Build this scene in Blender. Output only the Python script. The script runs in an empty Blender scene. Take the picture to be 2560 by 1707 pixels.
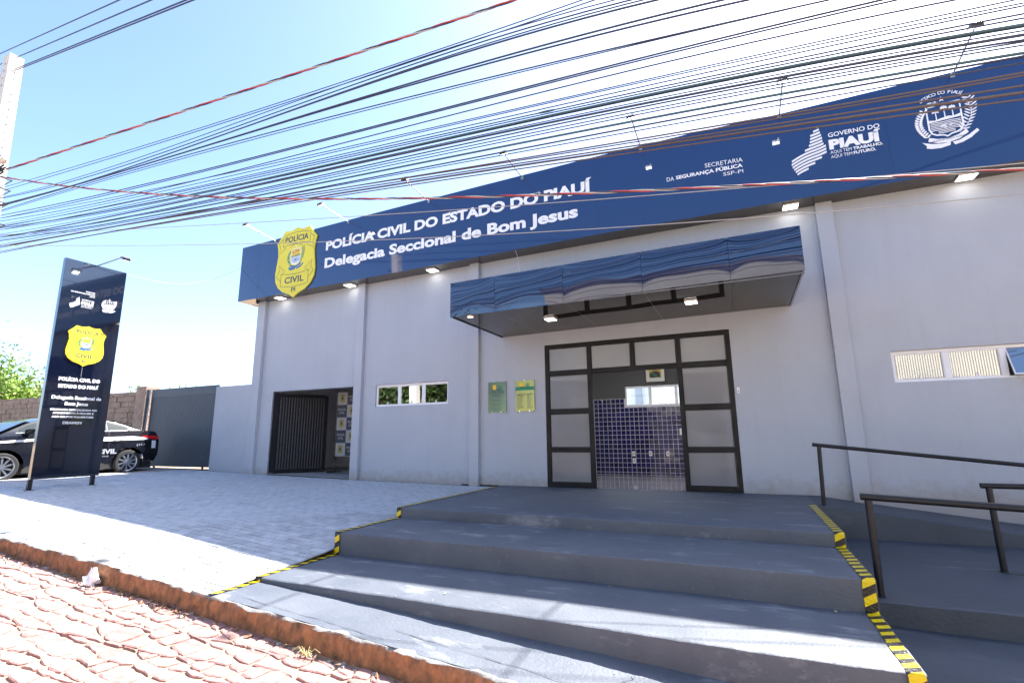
import bpy, bmesh, math, random
from mathutils import Vector, Matrix
rnd = random.Random(11)
# ------------------------------------------------------------------ camera, sky, sun, exposure
S = bpy.context.scene
cd = bpy.data.cameras.new('camera'); cam = bpy.data.objects.new('camera', cd)
S.collection.objects.link(cam); S.camera = cam
cd.sensor_width = 36; cd.sensor_fit = 'HORIZONTAL'; cd.lens = 17.539
cd.clip_start = 0.05; cd.clip_end = 3000
FWD = Vector((-0.40546973, 0.89483758, 0.18670834)); RGT = Vector((0.9099149, 0.41464314, -0.01122244)); UPV = Vector((0.0874596, -0.16533834, 0.98235129))
cam.matrix_world = Matrix(((RGT.x, UPV.x, -FWD.x, 1.80149), (RGT.y, UPV.y, -FWD.y, -9.81211), (RGT.z, UPV.z, -FWD.z, 1.00732), (0, 0, 0, 1)))
SUN = Vector((0.377, 0.709, 1.0)).normalized()
EL = math.asin(SUN.z); AZ = math.atan2(SUN.x, SUN.y)
W = bpy.data.worlds.new('World'); S.world = W; W.use_nodes = True
wn = W.node_tree; bg = wn.nodes['Background']
sky = wn.nodes.new('ShaderNodeTexSky'); sky.sky_type = 'NISHITA'; sky.sun_disc = False
sky.sun_elevation = EL; sky.sun_rotation = AZ; sky.altitude = 300; sky.air_density = 0.8; sky.dust_density = 1.8; sky.ozone_density = 3.6
wn.links.new(sky.outputs[0], bg.inputs[0]); bg.inputs[1].default_value = 0.12
sl = bpy.data.lights.new('sun', 'SUN'); sl.energy = 5.0; sl.angle = math.radians(0.55); sl.color = (1.0, 0.965, 0.92)
so = bpy.data.objects.new('sun', sl); S.collection.objects.link(so)
so.rotation_euler = SUN.to_track_quat('Z', 'Y').to_euler(); so.location = (20, 30, 40)
S.view_settings.view_transform = 'Standard'; S.view_settings.look = 'None'
S.view_settings.exposure = 2.12; S.view_settings.gamma = 1.0; S.view_settings.use_curve_mapping = False
S.cycles.use_denoising = True; S.cycles.max_bounces = 8; S.cycles.caustics_reflective = False; S.cycles.caustics_refractive = False
S.cycles.sample_clamp_indirect = 6

# ------------------------------------------------------------------ helpers
def lerp(a, b, t): return a + (b - a) * t
def pl(x, tab):                       # piecewise linear, extrapolating at the ends
    for i in range(len(tab) - 1):
        if x <= tab[i + 1][0] or i == len(tab) - 2:
            a, b = tab[i], tab[i + 1]
            return a[1] + (b[1] - a[1]) * (x - a[0]) / (b[0] - a[0])
class MB:
    def __init__(s): s.v = []; s.f = []; s.uv = None; s.m = []; s.cm = 0
    def _f(s, *f): s.f.append(tuple(f)); s.m.append(s.cm)
    def box(s, x0, x1, y0, y1, z0, z1):
        n = len(s.v)
        s.v += [(x0,y0,z0),(x1,y0,z0),(x1,y1,z0),(x0,y1,z0),(x0,y0,z1),(x1,y0,z1),(x1,y1,z1),(x0,y1,z1)]
        for f in ((0,3,2,1),(4,5,6,7),(0,1,5,4),(1,2,6,5),(2,3,7,6),(3,0,4,7)): s._f(*[n+i for i in f])
        return s
    def hexa(s, pts):                 # 8 points: bottom 4 counterclockwise, top 4
        n = len(s.v); s.v += [tuple(p) for p in pts]
        for f in ((0,3,2,1),(4,5,6,7),(0,1,5,4),(1,2,6,5),(2,3,7,6),(3,0,4,7)): s._f(*[n+i for i in f])
        return s
    def poly(s, pts): n = len(s.v); s.v += [tuple(p) for p in pts]; s._f(*range(n, n+len(pts))); return s
    def grid(s, fn, nu, nv):          # fn(i,j)->point
        n = len(s.v)
        for i in range(nu+1):
            for j in range(nv+1): s.v.append(tuple(fn(i, j)))
        for i in range(nu):
            for j in range(nv):
                a = n + i*(nv+1) + j; s._f(a, a+nv+1, a+nv+2, a+1)
        return s
    def prism(s, pts, O, U, V, d):    # polygon in plane (U,V) at O, thickness d along N=UxV, front face at +d
        O, U, V = Vector(O), Vector(U), Vector(V); N = U.cross(V)
        area = sum(pts[i][0]*pts[(i+1)%len(pts)][1]-pts[(i+1)%len(pts)][0]*pts[i][1] for i in range(len(pts)))
        if area < 0: pts = pts[::-1]
        n = len(s.v); k = len(pts)
        for w in (0, d):
            for a, b in pts: s.v.append(tuple(O + U*a + V*b + N*w))
        s._f(*range(n+k, n+2*k)); s._f(*range(n+k-1, n-1, -1))
        for i in range(k): j = (i+1) % k; s._f(n+i, n+j, n+k+j, n+k+i)
        return s
    def tube(s, P, r, seg=8, cap=True, rs=None):
        P = [Vector(p) for p in P]; n = len(s.v); up = Vector((0,0,1))
        for i, p in enumerate(P):
            t = (P[min(i+1, len(P)-1)] - P[max(i-1, 0)]).normalized()
            a = t.cross(up)
            if a.length < 1e-3: a = t.cross(Vector((1,0,0)))
            a.normalize(); b = t.cross(a)
            rr = rs[i] if rs else r
            for k in range(seg):
                th = 2*math.pi*k/seg; s.v.append(tuple(p + a*math.cos(th)*rr + b*math.sin(th)*rr))
        for i in range(len(P)-1):
            for k in range(seg):
                a = n+i*seg+k; b = n+i*seg+(k+1) % seg; s._f(a, b, b+seg, a+seg)
        if cap:
            s._f(*range(n, n+seg)); s._f(*range(n+(len(P)-1)*seg+seg-1, n+(len(P)-1)*seg-1, -1))
        return s
    def beam(s, p, q, w, h):          # square bar from p to q
        p, q = Vector(p), Vector(q); t = (q-p).normalized(); a = t.cross(Vector((0,0,1)))
        if a.length < 1e-3: a = Vector((1,0,0))
        a.normalize(); b = a.cross(t)
        pts = []
        for e in (p, q):
            pts += [e - a*w/2 - b*h/2, e + a*w/2 - b*h/2, e + a*w/2 + b*h/2, e - a*w/2 + b*h/2]
        return s.hexa(pts)
    def rib(s, pts, w, O, U, V, d, closed=False):   # stroke along a 2D polyline
        k = len(pts); L = []; R = []
        for i in range(k):
            a = pts[(i-1) % k] if (closed or i > 0) else pts[i]; b = pts[(i+1) % k] if (closed or i < k-1) else pts[i]
            dx, dy = b[0]-a[0], b[1]-a[1]; l = math.hypot(dx, dy) or 1; nx, ny = -dy/l*w/2, dx/l*w/2
            L.append((pts[i][0]+nx, pts[i][1]+ny)); R.append((pts[i][0]-nx, pts[i][1]-ny))
        for i in range(k if closed else k-1):
            j = (i+1) % k; s.prism([L[i], L[j], R[j], R[i]], O, U, V, d)
        return s
col = S.collection
def setp(o, label=None, cat=None, group=None, kind=None):
    if label: o['label'] = label
    if cat: o['category'] = cat
    if group: o['group'] = group
    if kind: o['kind'] = kind
    return o
def thing(name, loc, label, cat, group=None):
    o = bpy.data.objects.new(name, None); o.location = loc; o.empty_display_size = .2; col.objects.link(o)
    return setp(o, label, cat, group)
def origin(o):
    v = Vector(o.location)
    while o.parent: o = o.parent; v += Vector(o.location)
    return v
def words(name, mb, mats, parent, gap, axis=0):
    """split one line of raised lettering into one mesh per word, at the wide gaps"""
    cs = sorted(range(len(mb.f)), key=lambda q: min(mb.v[i][axis] for i in mb.f[q])); cur = None; hi = -1e9
    for q in cs:
        f = mb.f[q]; lo = min(mb.v[i][axis] for i in f)
        if cur is None or lo > hi + gap:
            if cur is not None: obj(name, cur, mats, parent=parent)
            cur = MB()
        n = len(cur.v); cur.v += [mb.v[i] for i in f]; cur._f(*range(n, n+len(f))); hi = max(hi, max(mb.v[i][axis] for i in f))
    obj(name, cur, mats, parent=parent)
def obj(name, mb, mats, parent=None, bevel=0, smooth=False, loc=None, kind=None, label=None, cat=None, group=None, noorg=False):
    me = bpy.data.meshes.new(name)
    if parent is not None: org = origin(parent)
    elif loc is not None: org = Vector(loc)
    elif noorg: org = Vector((0,0,0))
    else:
        xs = [v[0] for v in mb.v]; ys = [v[1] for v in mb.v]; zs = [v[2] for v in mb.v]
        org = Vector(((min(xs)+max(xs))/2, (min(ys)+max(ys))/2, min(zs)))
    me.from_pydata([(v[0]-org.x, v[1]-org.y, v[2]-org.z) for v in mb.v], [], mb.f)
    if not isinstance(mats, (list, tuple)): mats = [mats]
    for m in mats: me.materials.append(m)
    if len(mats) > 1: me.polygons.foreach_set('material_index', mb.m)
    if bevel:
        bm = bmesh.new(); bm.from_mesh(me); bmesh.ops.remove_doubles(bm, verts=bm.verts, dist=1e-5)
        ed = [e for e in bm.edges if len(e.link_faces) == 2 and e.calc_face_angle(0) > .5]
        bmesh.ops.bevel(bm, geom=ed, offset=bevel, segments=2, affect='EDGES', profile=.6, clamp_overlap=True); bm.to_mesh(me); bm.free()
    if smooth:
        me.polygons.foreach_set('use_smooth', [True]*len(me.polygons))
        try: me.set_sharp_from_angle(angle=math.radians(38))
        except Exception: pass
    me.update(); o = bpy.data.objects.new(name, me); col.objects.link(o)
    if parent is not None: o.parent = parent
    else: o.location = org
    return setp(o, label, cat, group, kind)

def mat(name, color, rough=.6, metal=0, var=.0, vscale=3, bump=0, bscale=60, coat=0, emit=None, es=1, col2=None, detail=6, rvar=0, spec=.5, objvar=0, stretch=None, alpha=None, trans=0, scuff=None):
    m = bpy.data.materials.new(name); m.use_nodes = True; nt = m.node_tree; N = nt.nodes; L = nt.links
    b = N['Principled BSDF']; b.inputs['Base Color'].default_value = (*color, 1); b.inputs['Roughness'].default_value = rough
    b.inputs['Metallic'].default_value = metal; b.inputs['Specular IOR Level'].default_value = spec
    if coat: b.inputs['Coat Weight'].default_value = coat; b.inputs['Coat Roughness'].default_value = .03
    if trans: b.inputs['Transmission Weight'].default_value = trans
    tc = N.new('ShaderNodeTexCoord'); src = tc.outputs['Object']
    if stretch:
        mp = N.new('ShaderNodeMapping'); mp.inputs['Scale'].default_value = stretch; L.new(src, mp.inputs[0]); src = mp.outputs[0]
    if var or col2 or rvar or objvar:
        cur = None
        n = N.new('ShaderNodeTexNoise'); n.inputs['Scale'].default_value = vscale; n.inputs['Detail'].default_value = detail; n.inputs['Roughness'].default_value = .62
        L.new(src, n.inputs['Vector'])
        r = N.new('ShaderNodeMapRange'); r.inputs[1].default_value = .3; r.inputs[2].default_value = .7; L.new(n.outputs[0], r.inputs[0])
        mx = N.new('ShaderNodeMix'); mx.data_type = 'RGBA'; L.new(r.outputs[0], mx.inputs[0])
        c2 = col2 if col2 else tuple(min(1, c*(1+var)) for c in color)
        c1 = color if col2 else tuple(c*(1-var) for c in color)
        mx.inputs[6].default_value = (*c1, 1); mx.inputs[7].default_value = (*c2, 1); cur = mx.outputs[2]
        if objvar:
            oi = N.new('ShaderNodeObjectInfo'); r2 = N.new('ShaderNodeMapRange'); r2.inputs[3].default_value = 1-objvar; r2.inputs[4].default_value = 1+objvar
            L.new(oi.outputs['Random'], r2.inputs[0]); h = N.new('ShaderNodeHueSaturation'); L.new(r2.outputs[0], h.inputs['Value']); L.new(cur, h.inputs['Color']); cur = h.outputs[0]
        if scuff:
            for (sc, lo, hi, st, amt) in ((2.6,.56,.68,(.5,1.6,1),.6), (34,.64,.70,(1,1,1),.8)):
                mp2 = N.new('ShaderNodeMapping'); mp2.inputs['Scale'].default_value = st; mp2.inputs['Rotation'].default_value = (0,0,.5); L.new(tc.outputs['Object'], mp2.inputs[0])
                ns = N.new('ShaderNodeTexNoise'); ns.inputs['Scale'].default_value = sc; ns.inputs['Detail'].default_value = 9; ns.inputs['Roughness'].default_value = .7; L.new(mp2.outputs[0], ns.inputs['Vector'])
                rs = N.new('ShaderNodeMapRange'); rs.inputs[1].default_value = lo; rs.inputs[2].default_value = hi; rs.inputs[4].default_value = amt; L.new(ns.outputs[0], rs.inputs[0])
                ms = N.new('ShaderNodeMix'); ms.data_type = 'RGBA'; L.new(rs.outputs[0], ms.inputs[0]); L.new(cur, ms.inputs[6]); ms.inputs[7].default_value = (*scuff, 1); cur = ms.outputs[2]
        L.new(cur, b.inputs['Base Color'])
        if rvar:
            r3 = N.new('ShaderNodeMapRange'); r3.inputs[3].default_value = max(0, rough-rvar); r3.inputs[4].default_value = min(1, rough+rvar); L.new(n.outputs[0], r3.inputs[0]); L.new(r3.outputs[0], b.inputs['Roughness'])
    if bump:
        n2 = N.new('ShaderNodeTexNoise'); n2.inputs['Scale'].default_value = bscale; n2.inputs['Detail'].default_value = 5; L.new(src, n2.inputs['Vector'])
        bp = N.new('ShaderNodeBump'); bp.inputs['Strength'].default_value = 1; bp.inputs['Distance'].default_value = bump; L.new(n2.outputs[0], bp.inputs['Height']); L.new(bp.outputs[0], b.inputs['Normal'])
    if emit: b.inputs['Emission Color'].default_value = (*emit, 1); b.inputs['Emission Strength'].default_value = es
    return m
def noise(x, y, s=1.0, seed=0):
    v = math.sin(x*12.9898*s + y*78.233*s + seed*3.7)*43758.5453
    return v - math.floor(v)
def snoise(x, s=1.0, seed=0):
    return (math.sin(x*s*1.0+seed)+math.sin(x*s*2.3+seed*1.7+1)+math.sin(x*s*5.1+seed*2.3+2)*.6+math.sin(x*s*11.7+seed*.9)*.35)/2.95

# text -------------------------------------------------------------
def text_pts(body, bold=0.0, space=1.0, align='LEFT'):
    c = bpy.data.curves.new('t', 'FONT'); c.body = body; c.size = 1; c.offset = bold; c.fill_mode = 'FRONT'; c.resolution_u = 3
    c.space_character = space; c.align_x = align
    o = bpy.data.objects.new('t', c); col.objects.link(o)
    dg = bpy.context.evaluated_depsgraph_get(); dg.update()
    me = bpy.data.meshes.new_from_object(o.evaluated_get(dg))
    vs = [tuple(v.co) for v in me.vertices]; fs = [tuple(p.vertices) for p in me.polygons]
    bpy.data.objects.remove(o); bpy.data.curves.remove(c); bpy.data.meshes.remove(me)
    return vs, fs
CAP = {}
def add_text(mb, body, x0, x1, base, cap, O, U, V, w, bold=.02, base2=None, space=1.0):
    """text laid in plane (O,U,V) from x0 to x1, baseline base (base2 at the right end), capital height cap, raised w"""
    if bold not in CAP:
        vs, _ = text_pts('H', bold); CAP[bold] = (min(v[1] for v in vs), max(v[1] for v in vs))
    lo, hi = CAP[bold]; vs, fs = text_pts(body, bold, space)
    a = min(v[0] for v in vs); b = max(v[0] for v in vs); sx = (x1-x0)/(b-a); sy = cap/(hi-lo)
    O, U, V = Vector(O), Vector(U), Vector(V); N = U.cross(V); n = len(mb.v)
    if base2 is None: base2 = base
    for v in vs:
        u = x0 + (v[0]-a)*sx; t = (u-x0)/(x1-x0); q = lerp(base, base2, t) + (v[1]-lo)*sy
        mb.v.append(tuple(O + U*u + V*q + N*w))
    for f in fs: mb._f(*[n+i for i in f])
    return mb
XU, ZU, YU = (1,0,0), (0,0,1), (0,1,0)

# ------------------------------------------------------------------ materials
M = {}
M['wall'] = mat('wall_paint_grey', (.40,.435,.49), .75, var=.035, vscale=.9, bump=.0035, bscale=55, stretch=(1,1,.6))  # light grey paint; bluish tint of the shade is put into the colour
def weather(m, zdirt=True):
    nt = m.node_tree; N = nt.nodes; L = nt.links; b = N['Principled BSDF']; cur = b.inputs['Base Color'].links[0].from_socket
    tc = N.new('ShaderNodeTexCoord')
    for sc, st, lo, hi, colr, amt in ((1.0,(9,9,.35),.52,.75,(.26,.27,.29),.11), (.8,(1,1,1),.5,.62,(.50,.54,.60),.12), (60,(1,1,1),.70,.76,(.2,.19,.18),.35)):
        mp = N.new('ShaderNodeMapping'); mp.inputs['Scale'].default_value = st; L.new(tc.outputs['Object'], mp.inputs[0])
        n = N.new('ShaderNodeTexNoise'); n.inputs['Scale'].default_value = sc; n.inputs['Detail'].default_value = 8; L.new(mp.outputs[0], n.inputs['Vector'])
        r = N.new('ShaderNodeMapRange'); r.inputs[1].default_value = lo; r.inputs[2].default_value = hi; r.inputs[4].default_value = amt; L.new(n.outputs[0], r.inputs[0])
        x = N.new('ShaderNodeMix'); x.data_type = 'RGBA'; L.new(r.outputs[0], x.inputs[0]); L.new(cur, x.inputs[6]); x.inputs[7].default_value = (*colr, 1); cur = x.outputs[2]
    sp = N.new('ShaderNodeSeparateXYZ'); L.new(tc.outputs['Object'], sp.inputs[0]); n = N.new('ShaderNodeTexNoise'); n.inputs['Scale'].default_value = 7; n.inputs['Detail'].default_value = 7; L.new(tc.outputs['Object'], n.inputs['Vector'])
    a = N.new('ShaderNodeMath'); a.operation = 'MULTIPLY_ADD'; a.inputs[1].default_value = -.55; L.new(n.outputs[0], a.inputs[0]); L.new(sp.outputs[2], a.inputs[2])
    r = N.new('ShaderNodeMapRange'); r.inputs[1].default_value = .02; r.inputs[2].default_value = -.28; r.inputs[4].default_value = .55; L.new(a.outputs[0], r.inputs[0])
    x = N.new('ShaderNodeMix'); x.data_type = 'RGBA'; L.new(r.outputs[0], x.inputs[0]); L.new(cur, x.inputs[6]); x.inputs[7].default_value = (.27,.22,.17,1); L.new(x.outputs[2], b.inputs['Base Color'])
weather(M['wall'])
M['wall2'] = mat('wall_paint_side', (.385,.42,.475), .8, var=.06, vscale=1.2, bump=.003, bscale=50)
M['blue'] = mat('blue_composite', (.002,.023,.105), .05, var=.05, vscale=.4, coat=.8, bump=.0006, bscale=1.3)
M['blue2'] = mat('blue_mirror_composite', (.0015,.012,.058), .02, var=.03, vscale=.4, coat=.6, bump=.00025, bscale=2.2)
M['pylon'] = mat('pylon_navy_composite', (.0025,.005,.016), .10, coat=.5, bump=.0006, bscale=1.5)
M['darkpanel'] = mat('dark_glossy_composite', (.011,.009,.009), .05, var=.1, vscale=.6, coat=.5, bump=.0008, bscale=1.2)
M['soffit'] = mat('dark_soffit', (.045,.042,.044), .22, var=.15, vscale=.8, coat=.1)
M['white'] = mat('white_lettering', (.82,.83,.85), .45)
M['yellow'] = mat('badge_yellow', (.72,.62,.03), .4, var=.06, vscale=2.5)
M['yellow2'] = mat('badge_gold', (.80,.48,.02), .4)
M['navy'] = mat('print_navy', (.012,.03,.09), .45)
M['green'] = mat('print_green', (.0,.22,.12), .45)
M['pblue'] = mat('print_blue', (.01,.12,.36), .45)
M['black_metal'] = mat('black_metal', (.012,.012,.014), .35, var=.3, vscale=9, bump=.0004, bscale=90)
M['door_metal'] = mat('door_frame_brushed_steel', (.015,.015,.016), .45, metal=0, spec=.22, col2=(.004,.004,.004), vscale=3.2, bump=.0012, bscale=60, rvar=.15)
M['railing'] = mat('handrail_black_paint', (.009,.010,.013), .4, spec=.35, var=.3, vscale=12, bump=.0006, bscale=70)
M['alu'] = mat('white_aluminium', (.78,.79,.82), .35)
M['conc'] = mat('painted_concrete_steps', (.072,.084,.106), .60, col2=(.108,.120,.142), vscale=1.7, bump=.004, bscale=38, rvar=.1, scuff=(.30,.31,.33))  # grey paint, with the blue cast of the shade mixed into the colour
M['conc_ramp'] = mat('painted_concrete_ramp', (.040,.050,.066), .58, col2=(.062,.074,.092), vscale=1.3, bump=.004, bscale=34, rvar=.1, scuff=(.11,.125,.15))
M['paver'] = mat('grey_paver', (.40,.415,.44), .85, var=.12, vscale=5, bump=.003, bscale=80, objvar=.14)
M['pavement'] = mat('joint_sand', (.24,.24,.24), .95, var=.2, vscale=9, bump=.004, bscale=90)
M['cement'] = mat('worn_cement', (.32,.31,.30), .85, var=.15, vscale=2.5, bump=.004, bscale=50)
M['stone'] = mat('red_cobble', (.27,.138,.122), .8, col2=(.36,.215,.19), vscale=6, bump=.006, bscale=35, objvar=.16)
M['sand'] = mat('street_joint_sand', (.33,.25,.17), .95, var=.25, vscale=14, bump=.006, bscale=80)
M['dirt'] = mat('dry_ground', (.42,.29,.18), .95, var=.25, vscale=.7, bump=.02, bscale=6)
M['tile'] = mat('navy_glazed_tile', (.008,.007,.075), .06, coat=.5, objvar=.35, var=.05)
M['grout'] = mat('tile_grout', (.62,.62,.72), .8)
M['inwall'] = mat('interior_grey_paint', (.085,.085,.088), .7, var=.04)
M['inwhite'] = mat('interior_white_paint', (.66,.66,.68), .7)
M['ftile'] = mat('glossy_porcelain_floor', (.30,.30,.34), .09, var=.05, vscale=1)
M['lamp'] = mat('led_diffuser', (.9,.9,.9), .4, emit=(1,.93,.84), es=2.6)
M['lampi'] = mat('led_ceiling_panel', (.9,.9,.9), .4, emit=(1,.97,.93), es=11)
M['lampw'] = mat('led_warm_diffuser', (.9,.8,.7), .4, emit=(1,.55,.3), es=1.2)
M['flood'] = mat('flood_led', (.9,.9,.9), .4, emit=(.95,.98,1), es=6)
M['grey_metal'] = mat('galvanised_metal', (.35,.36,.37), .4, metal=.6, var=.15, vscale=8)
M['gate'] = mat('gate_sheet_steel', (.045,.062,.085), .5, var=.12, vscale=2)
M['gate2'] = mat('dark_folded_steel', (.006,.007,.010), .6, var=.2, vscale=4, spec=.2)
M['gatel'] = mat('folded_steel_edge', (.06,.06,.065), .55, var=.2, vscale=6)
M['pole'] = mat('pole_concrete', (.62,.58,.53), .9, var=.12, vscale=3, bump=.004, bscale=40)
M['cable'] = mat('black_cable', (.022,.028,.060), .45)  # dark cable, tinted blue to carry the glare around the wires
M['cable_red'] = mat('red_cable', (.42,.03,.035), .45)
M['cable_grey'] = mat('grey_cable', (.38,.37,.36), .45)
M['cable_teal'] = mat('faded_teal_cable', (.03,.08,.10), .45)
M['cable_brown'] = mat('faded_brown_cable', (.09,.06,.055), .45)
M['bag'] = mat('white_plastic', (.8,.8,.8), .35, bump=.004, bscale=30)
M['leaf_dry'] = mat('dry_leaf', (.20,.10,.045), .8, var=.5, vscale=20)
M['straw'] = mat('straw', (.55,.45,.22), .8)
M['bark'] = mat('bark', (.13,.085,.055), .9, var=.3, vscale=8, bump=.01, bscale=20)
M['leaf'] = mat('tree_leaf', (.15,.26,.03), .55, var=.45, vscale=1.1, detail=2)
M['leafd'] = mat('tree_leaf_dark', (.045,.085,.018), .55, var=.45, vscale=1.1, detail=2)
M['leafo'] = mat('dry_scrub', (.34,.20,.10), .8, var=.4, vscale=1.3)
M['rubber'] = mat('tyre_rubber', (.018,.018,.019), .75, bump=.002, bscale=60)
M['rim'] = mat('alloy_rim', (.55,.56,.58), .28, metal=.9)
M['carpaint'] = mat('black_car_paint', (.006,.006,.009), .12, coat=.8)
M['carwhite'] = mat('white_vinyl', (.8,.8,.8), .3)
M['cargrey'] = mat('silver_vinyl', (.35,.36,.40), .3)
M['red_lens'] = mat('red_tail_lens', (.5,.01,.012), .12, coat=.5)
M['chrome'] = mat('chrome', (.75,.75,.77), .12, metal=1)
M['carglass'] = mat('tinted_glass', (.012,.022,.02), .06)
M['gold'] = mat('brass_plate', (.42,.38,.10), .22, metal=.5, col2=(.33,.34,.12), vscale=2.0)
M['steel_plate'] = mat('brushed_green_plate', (.20,.28,.13), .18, metal=.6, col2=(.20,.25,.24), vscale=1.6)
M['shed'] = mat('beige_sheet', (.47,.44,.385), .6, var=.08, vscale=.5)
M['shedd'] = mat('dark_sheet', (.10,.09,.10), .6)
M['print_dark'] = mat('banner_charcoal', (.03,.032,.045), .6)
M['print_white'] = mat('banner_white', (.30,.30,.31), .6)
M['emb'] = mat('banner_emblem', (.28,.24,.06), .6)
M['suit'] = mat('photo_suit', (.02,.02,.025), .5); M['skin'] = mat('photo_skin', (.35,.2,.13), .5); M['sash'] = mat('photo_sash', (.02,.16,.05), .5); M['sashy'] = mat('photo_sash_yellow', (.55,.4,.02), .5); M['paper'] = mat('photo_mount', (.75,.73,.68), .5)
M['wallstone'] = mat('rough_dark_stone_wall', (.22,.155,.12), .95, col2=(.37,.28,.22), vscale=3, bump=.03, bscale=9, objvar=.15)
for k_, io in (('blue2', 1.62), ('darkpanel', 1.42), ('pylon', 1.7)):
    M[k_].node_tree.nodes['Principled BSDF'].inputs['Coat IOR'].default_value = io; M[k_].node_tree.nodes['Principled BSDF'].inputs['Coat Weight'].default_value = 1
M['darkpanel'].node_tree.nodes['Principled BSDF'].inputs['Specular IOR Level'].default_value = 0
# window glass: dark interior behind a mirror-like clear coat
def glassmat(name, tint, rough=.02, opac=.6):
    m = bpy.data.materials.new(name); m.use_nodes = True; nt = m.node_tree; N = nt.nodes; L = nt.links; N.clear()
    o = N.new('ShaderNodeOutputMaterial'); g = N.new('ShaderNodeBsdfGlossy'); g.inputs['Roughness'].default_value = rough; g.inputs['Color'].default_value = (.92,.95,.95,1)
    t = N.new('ShaderNodeBsdfTransparent'); t.inputs['Color'].default_value = (*tint, 1)
    lw = N.new('ShaderNodeFresnel'); lw.inputs['IOR'].default_value = 1.5
    r = N.new('ShaderNodeMapRange'); r.inputs[1].default_value = 0.0; r.inputs[2].default_value = 1; r.inputs[3].default_value = opac; r.inputs[4].default_value = 1
    L.new(lw.outputs[0], r.inputs[0]); mx = N.new('ShaderNodeMixShader'); L.new(r.outputs[0], mx.inputs[0]); L.new(t.outputs[0], mx.inputs[1]); L.new(g.outputs[0], mx.inputs[2]); L.new(mx.outputs[0], o.inputs[0])
    return m
M['winglass'] = glassmat('reflective_window_glass', (.35,.38,.36), .015, .42)
M['clear'] = glassmat('clear_glass', (.9,.93,.93), .01, .05)
# frosted film glass
def frosted():
    m = bpy.data.materials.new('frosted_glass'); m.use_nodes = True; nt = m.node_tree; N = nt.nodes; L = nt.links
    b = N['Principled BSDF']; b.inputs['Roughness'].default_value = .5; b.inputs['Base Color'].default_value = (.42,.43,.45,1)
    b.inputs['Coat Weight'].default_value = .7; b.inputs['Coat Roughness'].default_value = .10
    tr = N.new('ShaderNodeBsdfTranslucent'); tr.inputs['Color'].default_value = (.75,.75,.78,1)
    tp = N.new('ShaderNodeBsdfRefraction'); tp.inputs['Roughness'].default_value = .33; tp.inputs['IOR'].default_value = 1.02; tp.inputs['Color'].default_value = (.8,.8,.82,1)
    tc = N.new('ShaderNodeTexCoord'); n = N.new('ShaderNodeTexNoise'); n.inputs['Scale'].default_value = 1.6; n.inputs['Detail'].default_value = 5; L.new(tc.outputs['Object'], n.inputs['Vector'])
    mr = N.new('ShaderNodeMapRange'); mr.inputs[1].default_value = .3; mr.inputs[2].default_value = .7; mr.inputs[3].default_value = .50; mr.inputs[4].default_value = .68; L.new(n.outputs[0], mr.inputs[0])
    m1 = N.new('ShaderNodeMixShader'); m1.inputs[0].default_value = .6; L.new(tr.outputs[0], m1.inputs[1]); L.new(tp.outputs[0], m1.inputs[2])
    m2 = N.new('ShaderNodeMixShader'); L.new(mr.outputs[0], m2.inputs[0]); L.new(b.outputs[0], m2.inputs[1]); L.new(m1.outputs[0], m2.inputs[2])
    L.new(m2.outputs[0], N['Material Output'].inputs[0]); return m
M['frost'] = frosted()
# hazard tape: stripes along u, skewed by v
def tapemat():
    m = bpy.data.materials.new('yellow_black_tape'); m.use_nodes = True; nt = m.node_tree; N = nt.nodes; L = nt.links
    b = N['Principled BSDF']; b.inputs['Roughness'].default_value = .3
    uv = N.new('ShaderNodeUVMap'); uv.uv_map = 'UVMap'; sp = N.new('ShaderNodeSeparateXYZ'); L.new(uv.outputs[0], sp.inputs[0])
    a = N.new('ShaderNodeMath'); a.operation = 'MULTIPLY_ADD'; a.inputs[1].default_value = .55; L.new(sp.outputs[1], a.inputs[0]); L.new(sp.outputs[0], a.inputs[2])
    f = N.new('ShaderNodeMath'); f.operation = 'FRACT'; d = N.new('ShaderNodeMath'); d.operation = 'DIVIDE'; d.inputs[1].default_value = .135
    L.new(a.outputs[0], d.inputs[0]); L.new(d.outputs[0], f.inputs[0])
    g = N.new('ShaderNodeMath'); g.operation = 'GREATER_THAN'; g.inputs[1].default_value = .5; L.new(f.outputs[0], g.inputs[0])
    mx = N.new('ShaderNodeMix'); mx.data_type = 'RGBA'; mx.inputs[6].default_value = (.012,.012,.012,1); mx.inputs[7].default_value = (.75,.55,.0,1); L.new(g.outputs[0], mx.inputs[0]); L.new(mx.outputs[2], b.inputs['Base Color'])
    n = N.new('ShaderNodeTexNoise'); n.inputs['Scale'].default_value = 45; bp = N.new('ShaderNodeBump'); bp.inputs['Distance'].default_value = .006; tc = N.new('ShaderNodeTexCoord'); L.new(tc.outputs['Object'], n.inputs['Vector']); L.new(n.outputs[0], bp.inputs['Height']); L.new(bp.outputs[0], b.inputs['Normal'])
    return m
M['tape'] = tapemat()
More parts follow.
